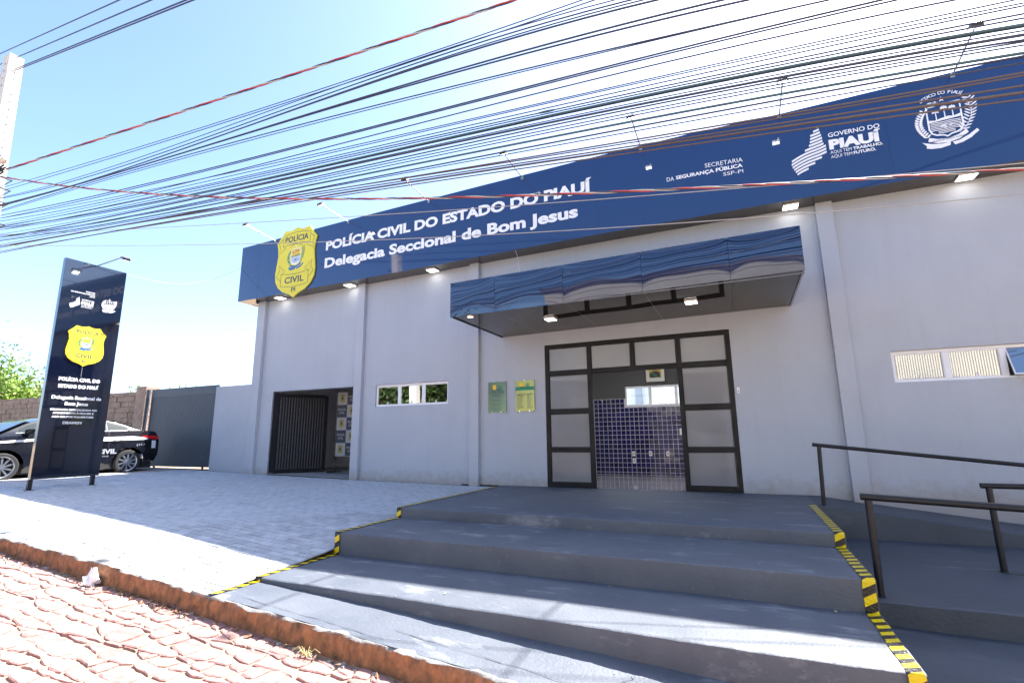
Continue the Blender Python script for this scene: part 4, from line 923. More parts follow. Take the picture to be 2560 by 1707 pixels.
mb = MB(); mb.beam((-9.98,-4.05,4.90),(-9.98,-3.87,4.90),.01,.02); mb.beam((-9.98,-4.05,4.90),(-9.93,-4.05,4.85),.01,.02); mb.beam((-9.98,-3.87,4.90),(-9.93,-3.87,4.85),.01,.02); obj('bracket', mb, M['grey_metal'], parent=t)
c0 = Vector((-9.93,-3.96,4.84)); R = Matrix.Rotation(math.radians(35), 4, 'Y')
hx = lambda a, b, c, d, e_, f: [c0+R@Vector(p) for p in ((a,c,e_),(b,c,e_),(b,d,e_),(a,d,e_),(a,c,f),(b,c,f),(b,d,f),(a,d,f))]
mb = MB(); mb.hexa(hx(-.05,.05,-.07,.07,-.02,.02)); obj('lamp_head', mb, M['black_metal'], parent=t); mb = MB(); mb.hexa(hx(-.042,.042,-.06,.06,-.024,-.0205)); obj('led_face', mb, M['flood'], parent=t)
t = thing('supply_wire', (TX,-3.42,4.83), 'thin sagging wire from the pylon sign to the end of the blue sign', 'wire')
mb = MB(); mb.tube([(lerp(TX,-11.09,k/12), lerp(-3.42,-.3,k/12), lerp(4.80,6.02,k/12)-.38*math.sin(math.pi*k/12)) for k in range(13)], .004, 5); obj('strand', mb, M['cable_grey'], parent=t)
mb = MB(); mb.tube([(-11.082,-.32,6.02),(-11.12,-.32,6.02)], .035, 12); obj('junction_cap', mb, M['alu'], parent=t)

# ------------------------------------------------------------------ black police car, nose to the street
CZ = .12; CX = -14.42
CAR = thing('police_car', (CX,-2.7,CZ), 'black police sedan with a white side stripe parked behind the pylon sign', 'car')
ytail, ynose = -.58, -5.05; yr, yf = -1.42, -4.02; WR = .325
TOP = [(-5.05,.72),(-5.0,.82),(-4.85,.93),(-4.5,1.06),(-4.16,1.165),(-3.9,1.20),(-3.2,1.225),(-2.2,1.245),(-1.5,1.275),(-1.1,1.29),(-.75,1.27),(-.64,1.22),(-.58,1.05)]
BOT = [(-5.05,.50),(-4.95,.36),(-4.5,.30),(-3.4,.29),(-2,.29),(-1.0,.33),(-.7,.42),(-.58,.62)]
def half(z, y):
    w = pl(z, [(.28,.78),(.45,.835),(.75,.855),(1.0,.84),(1.15,.80),(1.29,.74)])
    e = 0
    if y < -4.3: e = ((-4.3-y)/.75)**2.2*.24
    if y > -1.2: e = ((y+1.2)/.62)**2.4*.16
    return w - e
ys = sorted(set([ytail-.0001, ynose] + [lerp(ynose, ytail, k/58) for k in range(59)] + [yc+s_*.39*c for yc in (yr, yf) for s_ in (-1,1) for c in (1,.97,.88,.72,.5,.25,0)]))
def zbot(y):
    z = pl(y, BOT)
    for yc in (yr, yf):
        if abs(y-yc) < .39: z = max(z, CZ+WR+math.sqrt(max(0, .39**2-(y-yc)**2))-.0)
    return z
mb = MB(); nr = 9
for sg in (1, -1):
    mb.grid(lambda i, j: (CX+sg*half(lerp(zbot(ys[i]), pl(ys[i], TOP), j/nr), ys[i]), ys[i], lerp(zbot(ys[i]), pl(ys[i], TOP), j/nr)), len(ys)-1, nr)
mb.grid(lambda i, j: (CX+lerp(-1,1,j/8)*half(pl(ys[i],TOP), ys[i]), ys[i], pl(ys[i], TOP)+.03*(1-(lerp(-1,1,j/8))**2)), len(ys)-1, 8)
for y in (ytail, ynose): mb.grid(lambda i, j: (CX+lerp(-1,1,i/8)*half(lerp(pl(y,BOT),pl(y,TOP),j/4),y), y+(.06 if y > -2 else -.06)*(1-lerp(-1,1,i/8)**2), lerp(pl(y,BOT),pl(y,TOP),j/4)+(.03*(1-lerp(-1,1,i/8)**2) if j == 4 else 0)), 8, 4)
obj('body', mb, M['carpaint'], parent=CAR, smooth=True)
ROOF = [(-4.18,1.17),(-4.0,1.27),(-3.62,1.47),(-3.35,1.565),(-3.0,1.615),(-2.6,1.635),(-2.2,1.62),(-1.9,1.575),(-1.6,1.50),(-1.3,1.385),(-1.05,1.295)]
yg = [lerp(-4.18,-1.05,k/36) for k in range(37)]
def gx(z): return pl(z, [(1.15,.80),(1.24,.765),(1.40,.67),(1.55,.575),(1.64,.50)])
def cabin(y, v):      # v 0..1 from belt to roof edge
    zb = pl(y, TOP)-.01; zr = pl(y, ROOF); z = lerp(zb, max(zr-.03, zb+.002), v); return (CX+gx(z), y, z)
mb = MB()
for sg in (1, -1): mb.grid(lambda i, j: (CX+sg*(cabin(yg[i], j/5)[0]-CX), yg[i], cabin(yg[i], j/5)[2]), 36, 5)
mb.grid(lambda i, j: (CX+lerp(-1,1,j/8)*(cabin(yg[i],1)[0]-CX), yg[i], cabin(yg[i],1)[2]+.035*(1-abs(lerp(-1,1,j/8))**3)), 36, 8)
obj('cabin', mb, M['carpaint'], parent=CAR, smooth=True)
for ya, yb, nm in ((-3.78,-2.95,'side_window'),(-2.90,-1.98,'side_window'),(-1.93,-1.46,'quarter_window')):
    mb = MB()
    def f(i, j):
        y = lerp(ya, yb, i/10); p0 = cabin(y, .12); ztop = pl(y, ROOF)-.075; zb_ = pl(y, TOP)+.018; z = lerp(zb_, max(zb_+.004, ztop), j/4); return (CX+gx(z)+.006, y, z)
    mb.grid(f, 10, 4); obj(nm, mb, M['carglass'], parent=CAR, smooth=True)
mb = MB(); mb.grid(lambda i, j: (CX+lerp(-.9,.9,j/8)*gx(pl(lerp(-4.12,-3.5,i/6),ROOF)), lerp(-4.12,-3.5,i/6)-.012, pl(lerp(-4.12,-3.5,i/6),ROOF)+.02), 6, 8); obj('windshield', mb, M['carglass'], parent=CAR, smooth=True)
mb = MB(); mb.grid(lambda i, j: (CX+lerp(-.86,.86,j/8)*gx(pl(lerp(-1.75,-1.15,i/6),ROOF)), lerp(-1.75,-1.15,i/6)+.012, pl(lerp(-1.75,-1.15,i/6),ROOF)+.02), 6, 8); obj('rear_window', mb, M['carglass'], parent=CAR, smooth=True)
mb = MB(); mb.tube([(CX+gx(pl(y,TOP)+.01)+.010, y, pl(y,TOP)+.012) for y in [lerp(-3.85,-1.42,k/14) for k in range(15)]]+[(CX+.60,-1.55,1.44),(CX+.585,-1.75,1.515)], .008, 6); obj('window_trim', mb, M['chrome'], parent=CAR)
def sidestrip(mb, ya, yb, za, zb, n=14, off=.006):
    mb.grid(lambda i, j: (CX+half(lerp(za(lerp(ya,yb,i/n)),zb(lerp(ya,yb,i/n)),j/3), lerp(ya,yb,i/n))+off, lerp(ya,yb,i/n), lerp(za(lerp(ya,yb,i/n)),zb(lerp(ya,yb,i/n)),j/3)), n, 3)
mb = MB(); sidestrip(mb, -4.9, -.95, lambda y: pl(y,[(-4.9,.90),(-4.1,.985),(-3.4,1.03),(-2.1,1.005),(-1,1.04)]), lambda y: pl(y,[(-4.9,.93),(-4.1,1.03),(-3.4,1.09),(-2.1,1.11),(-1.3,1.13),(-.95,1.08)]), 30); obj('side_stripe', mb, M['carwhite'], parent=CAR, smooth=True)
mb = MB(); sidestrip(mb, -1.12, -.60, lambda y: pl(y,[(-1.12,1.125),(-.9,1.06),(-.6,1.04)]), lambda y: pl(y,[(-1.12,1.14),(-.6,1.15)]), 8, .012); obj('tail_light', mb, M['red_lens'], parent=CAR, smooth=True)
mb = MB(); sidestrip(mb, -.84, -.70, lambda y: .80, lambda y: 1.01, 3, .010); obj('reflective_patch', mb, M['carwhite'], parent=CAR)
mb = MB(); mb.box(CX-.6,CX+.6,-.60,-.55,1.04,1.13); obj('tail_light', mb, M['red_lens'], parent=CAR)
mb = MB(); sidestrip(mb, -4.98, -4.55, lambda y: .78, lambda y: lerp(.90,.80,(y+4.98)/-.43 if 0 else 0)+.05, 6, .012); obj('headlight', mb, M['carglass'], parent=CAR, smooth=True)
cu = lambda: None
L = MB(); A_ = (CX+.866,0,0); add_text(L, 'POLÍCIA CIVIL', -2.98, -1.735, .675, .125, (CX+.866,0,0), (0,1,0), (0,0,1), .001, bold=.05); obj('door_lettering', L, M['cargrey'], parent=CAR); L = MB(); add_text(L, '(197', -1.255, -1.035, .87, .055, (CX+.858,0,0), (0,1,0), (0,0,1), .001, bold=.02)
obj('number_lettering', L, M['cargrey'], parent=CAR); L = MB(); add_text(L, 'Polícia Civil', -2.30, -1.92, .60, .035, (CX+.866,0,0), (0,1,0), (0,0,1), .001, bold=.01); obj('lettering', L, M['cargrey'], parent=CAR)
for y in (-1.70, -2.72): mb = MB(); mb.tube([(CX+.845,y-.09,1.04),(CX+.875,y-.07,1.042),(CX+.875,y+.07,1.046),(CX+.845,y+.09,1.046)], .014, 8); obj('door_handle', mb, M['carpaint'], parent=CAR, smooth=True)
for y in (-1.935, -2.93):
    mb = MB(); mb.grid(lambda i, j: (CX+half(lerp(.34,1.22,i/10), y)+.0025, y+.006*j, lerp(.34,1.22,i/10)), 10, 1); obj('door_gap', mb, M['print_dark'], parent=CAR)
mb = MB(); mb.hexa([(CX+.80,-3.70,1.20),(CX+.96,-3.66,1.20),(CX+.96,-3.56,1.20),(CX+.80,-3.56,1.20),(CX+.82,-3.70,1.30),(CX+.97,-3.66,1.31),(CX+.97,-3.56,1.31),(CX+.82,-3.56,1.30)]); obj('wing_mirror', mb, M['carpaint'], parent=CAR, bevel=.02, smooth=True)
mb = MB(); mb.box(CX-.72,CX+.72,-4.9,-.75,.26,.5); obj('underbody', mb, M['rubber'], parent=CAR)
def wheel(y, sg):
    zc = CZ+WR; xo = CX+sg*.84
    mb = MB(); prof_ = [(-.20,.235),(-.20,.30),(-.185,.32),(-.16,WR),(-.05,WR),(-.02,.318),(0,.295),(.0,.235)]; n = 36
    mb.grid(lambda i, j: (xo+sg*prof_[j][0], y+math.cos(2*math.pi*i/n)*prof_[j][1], zc+math.sin(2*math.pi*i/n)*prof_[j][1]), n, len(prof_)-1)
    w = obj('wheel', mb, M['rubber'], parent=CAR, smooth=True)
    mb = MB(); q = xo-sg*.03
    mb.grid(lambda i, j: (xo-sg*(.0,.012,.03,.10)[j], y+math.cos(2*math.pi*i/n)*(.238,.225,.215,.21)[j], zc+math.sin(2*math.pi*i/n)*(.238,.225,.215,.21)[j]), n, 3)
    for k in range(10):
        a = 2*math.pi*k/10; b = a+.30
        for r0, r1, aa, bb in ((.03,.22,a,b),):
            w0, w1 = .016, .026; c0_, s0 = math.cos(aa), math.sin(aa); c1, s1 = math.cos(bb), math.sin(bb)
            P4 = [(y+c0_*r0-s0*w0, zc+s0*r0+c0_*w0),(y+c0_*r0+s0*w0, zc+s0*r0-c0_*w0),(y+c1*r1+s1*w1*.8, zc+s1*r1-c1*w1*.8),(y+c1*r1-s1*w1*.8, zc+s1*r1+c1*w1*.8)]
            mb.hexa([(q-sg*.02,p[0],p[1]) for p in P4]+[(q+sg*.012,p[0],p[1]) for p in P4])
    mb.tube([(q-sg*.02,y,zc),(q+sg*.02,y,zc)], .05, 16); obj('rim', mb, M['rim'], parent=w)
    mb = MB(); mb.tube([(xo-sg*.12,y,zc),(xo-sg*.10,y,zc)], .205, 24); obj('brake_disc', mb, M['print_dark'], parent=w)
for y in (yr, yf):
    for sg in (1,-1): wheel(y, sg)

# ------------------------------------------------------------------ gates, side walls
def zwall(x): return pl(x, Z0)
t = thing('boundary_wall', (-11.45,.0,.1), 'short smooth grey wall between the building corner and the steel gate', 'wall')
mb = MB(); mb.box(-12.27,-10.66,.002,.20,-.3,2.545); obj('wall_panel', mb, M['wall2'], parent=t, bevel=.006)
GT = thing('vehicle_gate', (-13.9,.1,.2), 'large dark grey ribbed steel vehicle gate behind the tail of the car', 'gate')
mb = MB(); mb.box(-15.5,-12.30,.09,.14,2.36,2.62); mb.box(-15.5,-12.30,.095,.135,.22,.27); mb.box(-15.5,-15.44,.09,.14,.27,2.36); mb.box(-12.36,-12.30,.09,.14,.27,2.36); obj('frame', mb, M['gate'], parent=GT)
for k in range(38):
    x = -15.43+k*.0808; mb = MB(); mb.hexa([(x,.10,.272),(x+.062,.10,.272),(x+.078,.13,.272),(x-.01,.13,.272),(x,.10,2.358),(x+.062,.10,2.358),(x+.078,.13,2.358),(x-.01,.13,2.358)])
    obj('slat', mb, M['gate'], parent=GT)
mb = MB(); mb.tube([(-15.62,.06,2.62),(-15.60,.04,2.3),(-15.62,.03,.25)], .06, 10); obj('gate_post', mb, M['gate'], parent=GT)
for x in (-15.0,-12.7): mb = MB(); mb.tube([(x,.10,.21),(x,.13,.21)], .04, 12); obj('roller', mb, M['black_metal'], parent=GT)
t = thing('stone_wall', (-20,.2,.3), 'rough brown stone boundary wall left of the steel gate', 'wall')
mb = MB(); mb.box(-16.22,-15.70,.0,.45,-.2,2.745); obj('pier', mb, M['wallstone'], parent=t, bevel=.02)
mb = MB(); mb.hexa([(-45,.1,-.2),(-16.23,.1,-.2),(-16.23,.4,-.2),(-45,.4,-.2),(-45,.1,2.95),(-16.23,.1,2.59),(-16.23,.4,2.59),(-45,.4,2.95)]); obj('core', mb, M['wallstone'], parent=t)
mb = MB(); y = 0
for r_ in range(14):
    x = -30-.2*noise(r_, 1)
    while x < -16.3:
        w = rnd.uniform(.22,.42); z = .15+r_*.178; top = min(z+.168, pl(x, [(-45,2.95),(-16.2,2.59)])-.01); d_ = rnd.uniform(.0,.03)
        if top > z+.04: mb.box(x, min(x+w-.014,-16.24), .06-d_, .12, z, top)
        x += w
obj('stone_blocks', mb, M['wallstone'], parent=t, kind='stuff')
# folding gate standing open in the garage doorway
fg = thing('garage_gate', (-9.6,.4,.1), 'dark folded-steel gate leaf standing open inside the garage doorway', 'gate')
A0, A1 = Vector((-9.88,-.0+.03,0)), Vector((-9.03,1.18,0)); U = (A1-A0).normalized(); LN = (A1-A0).length; Nn = Vector((U.y,-U.x,0))
def fold(mb, a, b, z0, z1, d0=0, d1=.03):
    p = A0+U*a; q = A0+U*b; mb.hexa([p+Nn*d1+Vector((0,0,z0)), q+Nn*d1+Vector((0,0,z0)), q+Nn*d0+Vector((0,0,z0)), p+Nn*d0+Vector((0,0,z0)), p+Nn*d1+Vector((0,0,z1)), q+Nn*d1+Vector((0,0,z1)), q+Nn*d0+Vector((0,0,z1)), p+Nn*d0+Vector((0,0,z1))])
mb = MB(); fold(mb,0,.13,.13,2.26); fold(mb,LN-.1,LN,.13,2.22); fold(mb,.13,LN-.1,.13,.2); fold(mb,.13,LN-.1,2.14,2.24); obj('frame', mb, M['gate2'], parent=fg)
k = 17; pw = (LN-.23)/k
for i in range(k):
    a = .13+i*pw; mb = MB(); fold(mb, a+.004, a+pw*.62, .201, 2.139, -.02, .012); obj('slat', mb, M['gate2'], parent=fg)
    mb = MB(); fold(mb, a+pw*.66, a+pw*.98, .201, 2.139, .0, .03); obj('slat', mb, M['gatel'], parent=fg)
# step-and-repeat banner on a stand
bn = thing('banner_stand', (-8.3,.95,.1), 'chequered white and charcoal police banner on a black stand inside the garage', 'banner')
BO = (-8.46,.95,0); BU = Vector((1,.03,0)).normalized(); BV = Vector((0,0,1)); bw, bh = .345, .345; z0 = .53
bk = MB(); bk.prism([(0,z0),(1.4,z0),(1.4,z0+5*bh+.02),(0,z0+5*bh+.02)], (BO[0],BO[1]+.004,0), BU, BV, .002); obj('banner_cloth', bk, M['print_white'], parent=bn)
wl, dk, em, nv = MB(), MB(), MB(), MB()
for i in range(4):
    for j in range(5):
        x, z = i*bw, z0+j*bh+.01
        if (i+j) % 2 == 0:
            em.prism([(x+bw/2+a*.115, z+.05+b*.125) for a, b in BADGE]+[(x+bw/2-a*.115, z+.05+b*.125) for a, b in BADGE[-2:0:-1]], BO, BU, BV, .002)
            add_text(nv, 'POLÍCIA', x+bw*.36, x+bw*.64, z+.245, .02, BO, BU, BV, .0028, bold=.02)
            nv.prism([(x+bw*.42,z+.14),(x+bw*.58,z+.14),(x+bw*.58,z+.22),(x+bw*.42,z+.22)], BO, BU, BV, .0026)
        else:
            dk.prism([(x,z),(x+bw,z),(x+bw,z+bh),(x,z+bh)], BO, BU, BV, .001)
            add_text(wl, 'POLÍCIA', x+.04, x+bw-.04, z+.19, .058, BO, BU, BV, .003, bold=.02); add_text(wl, 'CIVIL', x+.08, x+bw-.08, z+.10, .058, BO, BU, BV, .003, bold=.02)
obj('charcoal_squares', dk, M['print_dark'], parent=bn); obj('shield_prints', em, M['emb'], parent=bn); obj('lettering', wl, M['print_white'], parent=bn); obj('shield_marks', nv, M['print_dark'], parent=bn)
mb = MB(); mb.tube([(-8.47,.95,.10),(-8.47,.96,2.28)], .018, 8); mb.beam((-8.72,.95,.13),(-8.2,.95,.13),.03,.03); mb.beam((-8.47,.7,.115),(-8.47,1.2,.115),.03,.03); mb.tube([(-8.47,.962,2.28),(-7.05,.99,2.28)], .012, 8); obj('stand', mb, M['black_metal'], parent=bn)

# ------------------------------------------------------------------ inside the reception and the yard behind it
t = thing('framed_portrait', (-.15,3.46,2.36), 'black framed official portrait hanging above the inner window, cut off by the door head', 'picture')
px0, px1, pz0, pz1 = -.40,.10,2.345,2.95
mb = MB(); mb.rib([(px0,pz0),(px1,pz0),(px1,pz1),(px0,pz1)], .035, (0,3.49,0), XU, ZU, .03, True); obj('frame', mb, M['black_metal'], parent=t)
mb = MB(); mb.box(px0+.017,px1-.017,3.48,3.49,pz0+.017,pz1-.017); obj('mount', mb, M['paper'], parent=t)
cx = -.15; O = (0,3.4795,0)
mb = MB(); mb.prism([(cx-.15,pz0+.12),(cx+.15,pz0+.12),(cx+.15,pz0+.5),(cx-.15,pz0+.5)], O, XU, ZU, .001); obj('photo', mb, M['sashy'], parent=t)
mb = MB(); mb.prism([(cx-.13,pz0+.12),(cx+.13,pz0+.12),(cx+.13,pz0+.24),(cx+.05,pz0+.29),(cx-.05,pz0+.29),(cx-.13,pz0+.24)], O, XU, ZU, .002); obj('suit', mb, M['suit'], parent=t)
mb = MB(); mb.prism([(cx-.11,pz0+.25),(cx-.06,pz0+.28),(cx+.10,pz0+.12),(cx+.02,pz0+.12)], O, XU, ZU, .003); obj('sash', mb, M['sash'], parent=t)
mb = MB(); mb.prism(ell(cx,pz0+.35,.055,.07,0,14), O, XU, ZU, .003); obj('face', mb, M['skin'], parent=t)
for k, (x, z) in enumerate(((-.81,.535),(-.805,.355),(-.385,.54),(.04,.54))):
    t = thing('wall_socket', (x,3.47,z-.06), 'white wall socket on the blue tiles, ' + ['upper of the left pair','lower of the left pair','the middle one','the right one'][k], 'socket', 'sockets on the tiled wall')
    mb = MB(); mb.box(x-.04,x+.04,3.472,3.483,z-.062,z+.062); obj('cover', mb, M['alu'], parent=t, bevel=.004); mb = MB(); mb.box(x-.018,x+.018,3.469,3.4715,z-.025,z+.025); obj('insert', mb, M['grey_metal'], parent=t)
yd = thing('yard_wall', (0,7.2,0), 'white wall in the sunny back yard seen through the inner window', 'wall')
mb = MB(); mb.box(-4,5,7.2,7.4,0,3.0); obj('wall_panel', mb, M['white'], parent=yd)
mb = MB(); mb.box(-1.35,-1.15,7.0,7.2,0,3.0); obj('pillar', mb, M['wall2'], parent=yd)
mb = MB(); mb.grid(lambda i, j: (-10.4+i*11.6, 3.76+j*8, .02), 2, 1); obj('yard_paving', mb, M['cement'], kind='structure', noorg=True)
for k, (x, z, y) in enumerate(((.12,2.62,6.6),(1.35,2.45,6.8))):
    t = thing('air_conditioner', (x,y,z), 'outdoor air-conditioning unit on the yard wall, ' + ('left one' if k == 0 else 'right one') + ' in the inner window', 'air conditioner', 'air conditioners in the yard')
    mb = MB(); mb.box(x-.4,x+.4,y,y+.3,z,z+.55); obj('casing', mb, M['alu'], parent=t, bevel=.01)
    mb = MB(); mb.tube([(x-.1,y-.001,z+.27),(x-.1,y-.02,z+.27)], .2, 24); obj('fan_grille', mb, M['grey_metal'], parent=t)
    mb = MB(); mb.beam((x-.35,y,z-.03),(x-.35,y+.39,z-.03),.03,.03); mb.beam((x+.35,y,z-.03),(x+.35,y+.39,z-.03),.03,.03); obj('bracket', mb, M['black_metal'], parent=t)

# ------------------------------------------------------------------ power pole and overhead cables
PX, PY = -9.85, -6.2
pt = thing('utility_pole', (PX,PY,-.1), 'pale concrete utility pole with a row of drilled holes at the left edge', 'utility pole')
lean = lambda z: PX - .0 - .055*(z-5.5)
mb = MB(); n = 14; mb.grid(lambda i, j: (lean(lerp(-.3,8.05,i/n)) + (.5*lerp(.34,.25,i/n))*(-1,1,1,-1,-1)[j], PY + (.5*lerp(.30,.20,i/n))*(-1,-1,1,1,-1)[j], lerp(-.3,8.05,i/n)), n, 4)
mb.poly([(lean(8.05)-.125,PY-.1,8.05),(lean(8.05)+.125,PY-.1,8.05),(lean(8.05)+.125,PY+.1,8.05),(lean(8.05)-.125,PY+.1,8.05)]); obj('shaft', mb, M['pole'], parent=pt)
mb = MB()
for k in range(34):
    z = 7.85-k*.155; w = lerp(.20,.30,(8.05-z)/8.35)/2; mb.tube([(lean(z)+.0,PY-w-.003,z),(lean(z)+.0,PY-w+.02,z)], .014, 8); 
    mb.tube([(lean(z)+lerp(.25,.34,(8.05-z)/8.35)/2+.003,PY,z),(lean(z)+lerp(.25,.34,(8.05-z)/8.35)/2-.02,PY,z)], .014, 8)
obj('bolt_holes', mb, M['print_dark'], parent=pt)
mb = MB(); mb.beam((lean(7.5)-.1,PY-.3,7.45),(lean(7.5)-1.2,PY-1.1,7.9),.09,.09); mb.beam((lean(6.9)-.1,PY,6.75),(lean(6.9)-1.3,PY-.7,7.0),.07,.07); obj('crossarm', mb, M['gate'], parent=pt)
mb = MB()
for z in (5.55,5.35,5.1,4.7): mb.tube([(lean(z)-.2,PY-.17,z),(lean(z)+.2,PY-.17,z+.02),(lean(z)+.21,PY+.17,z+.02),(lean(z)-.2,PY+.17,z)], .012, 6)
for k in range(7): a = rnd.uniform(0,6); z = 5.3+rnd.uniform(-.15,.25); mb.tube([(lean(z),PY-.2,z),(lean(z)+rnd.uniform(.2,.5),PY-.25,z+rnd.uniform(-.1,.15)),(lean(z)+rnd.uniform(.5,.95),PY-.2+rnd.uniform(-.1,.1),5.5+rnd.uniform(-.06,.06))], .014, 6)
obj('clamps', mb, M['black_metal'], parent=pt, kind='stuff')
for k, (dx, z) in enumerate(((.55,5.42),(.85,5.56),(.35,5.30))): mb = MB(); mb.tube([(PX+dx,PY-.22,z),(PX+dx+.05,PY-.22,z+.01),(PX+dx+.16,PY-.22,z+.03)], .05, 12, rs=[.03,.055,.03]); obj('insulator', mb, M['pole'] if k else M['curb'], parent=pt, smooth=True)
def cable(y0, ky, zf, r, m, label, group, xa=-10.2, xb=8.0, name='overhead_cable', n=44):
    mb = MB(); P = [(lerp(xa,xb,k/n), y0+ky*(lerp(xa,xb,k/n)+9.5), zf(lerp(xa,xb,k/n))) for k in range(n+1)]
    mb.tube(P, r, 6, cap=False, rs=[r*lerp(.72, 1.6, k/n) for k in range(n+1)]); return obj(name, mb, M[m], label=label, cat='cable', group=group, smooth=True)
up = 'thin dark overhead cable in the upper fan of wires, leaving through the top edge'; lo = 'thin dark overhead cable in the dense lower bundle crossing above the sign'
thick = {5:.009, 6:.009, 7:.009, 10:.008, 18:.0105, 21:.010, 25:.0095, 31:.0095}
ORD = 'first second third fourth fifth sixth seventh eighth ninth tenth eleventh twelfth thirteenth fourteenth fifteenth sixteenth seventeenth eighteenth nineteenth twentieth twenty-first twenty-second twenty-third twenty-fourth twenty-fifth twenty-sixth twenty-seventh twenty-eighth twenty-ninth thirtieth thirty-first thirty-second thirty-third'.split()
for k, w in enumerate(WIRES):
    y0, c3, c2, c1, c0 = w
    zf = lambda x, c=(c3,c2,c1,c0): ((c[0]*max(min(x,5),-10)+c[1])*max(min(x,5),-10)+c[2])*max(min(x,5),-10)+c[3] + (x-max(min(x,5),-10))*(c[2]+2*c[1]*5+3*c[0]*25 if x > 5 else .0)
    r = thick.get(k, .0048 + .0026*noise(k, 3)); m = 'cable_teal' if k in (18,25) else 'cable_brown' if k >= 28 else 'cable'
    cl = 'teal-tinged' if m == 'cable_teal' else 'brownish' if m == 'cable_brown' else 'dark'
    lb = '%s %s overhead cable, %s from the top counting down through the bundle at mid-picture' % ('thicker' if k in thick else 'thin', cl, ORD[k])
    cable(y0, .14, zf, r, m, lb, 'telecom cables over the pavement')
for k, (a, b) in enumerate(((-.12455,7.06072),(-.12689,6.77505),(-.12904,6.50205),(-.13146,6.44089))):
    cable(-6.2, 0, lambda x, a=a, b=b: a*x+b, .009, 'cable', 'dark power line high in the top left corner, %s of four' % ['first','second','third','fourth'][k], 'power lines above the pole', -14, 0)
cable(-6.3, .3, lambda x: .00203*x*x+.00297*x+4.255, .005, 'cable_grey', 'single thin grey wire crossing the sign lettering ESTADO DO', 'thin wires across the sign')
cable(-6.3, .3, lambda x: .00418*x*x-.00445*x+3.823, .005, 'cable_grey', 'single thin pale wire passing just above the canopy', 'thin wires across the sign')
def twisted(y0, ky, zf, label, xa, xb, r=.011, pitch=.55, off=.012):
    t = thing('twisted_cable', (xa, y0+ky*(xa+9.5), zf(xa)), label, 'cable', 'twisted red and black supply cables')
    n = 260
    for q, m in enumerate(('cable_red','cable','cable_grey')):
        mb = MB(); P = []
        for k in range(n+1):
            x = lerp(xa, xb, k/n); a = 2*math.pi*(x/pitch+q/3); P.append((x, y0+ky*(x+9.5)+off*math.cos(a), zf(x)+off*math.sin(a)))
        mb.tube(P, r, 5, cap=False); obj('strand', mb, M[m], parent=t, smooth=True)
twisted(-6.4, .14, lambda x: .00043*x*x+.0825*x+6.183, 'thick twisted red and black cable rising from the pole to the top edge', -9.0, 2.2, .009, .75, .0095)
twisted(-6.3, .14, lambda x: ((-.00025*x+.0056)*x-.1198)*x+3.643, 'twisted red and black cable drooping in front of the sign lettering', -9.45, 7.5, .0075, .62, .008)
t = thing('cable_splice', (.9,-4.75,4.75), 'small teal wrapped splice on an overhead cable', 'cable splice')
w = WIRES[16]; zf = lambda x: ((w[1]*x+w[2])*x+w[3])*x+w[4]
mb = MB(); mb.tube([(x, w[0]+.14*(x+9.5), zf(x)) for x in (-.08,-.03,.03,.09,.13)], .02, 8, rs=[.008,.012,.014,.012,.008]); obj('wrap', mb, M['cable_teal'], parent=t)

# ------------------------------------------------------------------ trees
def tree(name, base, H, R, label, cat, m='leaf', nleaf=5000, trunk=.18, seed=1, squash=.8, lsz=.16, group=None):
    r_ = random.Random(seed); t = thing(name, base, label, cat, group); B = Vector(base); tips = []
    mb = MB(); hub = B+Vector((0,0,H*.45)); mb.tube([B-Vector((0,0,.3)), B+Vector((.05,0,H*.22)), hub], trunk, 10, rs=[trunk*1.2,trunk,trunk*.8])
    for k in range(9):
        a = k*2.4+r_.uniform(-.4,.4); L_ = R*r_.uniform(.6,1); up_ = H*r_.uniform(.12,.5); mid = hub+Vector((math.cos(a)*L_*.45, math.sin(a)*L_*.45, up_*.45)); tip = hub+Vector((math.cos(a)*L_, math.sin(a)*L_, up_))
        mb.tube([hub, mid, tip], trunk*.4, 6, rs=[trunk*.5,trunk*.32,trunk*.1])
        tips += [tip, mid, (tip+mid)/2]
        for q in range(3):
            e_ = mid.lerp(tip, r_.uniform(.2,.8)); f = e_+Vector((r_.uniform(-1,1),r_.uniform(-1,1),r_.uniform(0,1)))*R*.4; mb.tube([e_, f], trunk*.15, 5, rs=[trunk*.18,trunk*.05]); tips.append(f)
    obj('trunk', mb, M['bark'], parent=t, smooth=True)
    mb = MB()
    for k in range(nleaf):
        c = r_.choice(tips); s_ = R*.30; p = c+Vector((r_.gauss(0,s_),r_.gauss(0,s_),r_.gauss(0,s_*squash)))
        a = Vector((r_.uniform(-1,1),r_.uniform(-1,1),r_.uniform(-.6,.6))).normalized(); b = a.cross(Vector((r_.uniform(-1,1),r_.uniform(-1,1),r_.uniform(-1,1)))).normalized(); l = lsz*r_.uniform(.6,1.3)
        mb.poly([p-a*l, p+b*l*.45, p+a*l, p-b*l*.45])
    obj('crown', mb, M[m], parent=t, kind='stuff')
tree('garden_tree', (-27.9,.9,.3), 3.9, 1.9, 'bright green bushy tree behind the stone wall at the left edge', 'tree', nleaf=11000, seed=4, lsz=.085)
tree('shrub', (-21.0,3.5,.2), 3.2, .8, 'small pale green treetop over the stone wall, left of the other', 'shrub', nleaf=900, trunk=.06, seed=8, lsz=.08, group='treetops over the stone wall')
tree('shrub', (-19.0,3.0,.2), 3.05, .6, 'small pale green treetop just showing over the stone wall, nearer the gate', 'shrub', nleaf=700, trunk=.06, seed=9, lsz=.08, group='treetops over the stone wall')
tree('dry_bush', (-29.0,2.2,.3), 3.3, 1.5, 'dry orange-brown scrub low behind the stone wall at the left edge', 'shrub', m='leafo', nleaf=2600, trunk=.08, seed=12, lsz=.09, squash=.5)
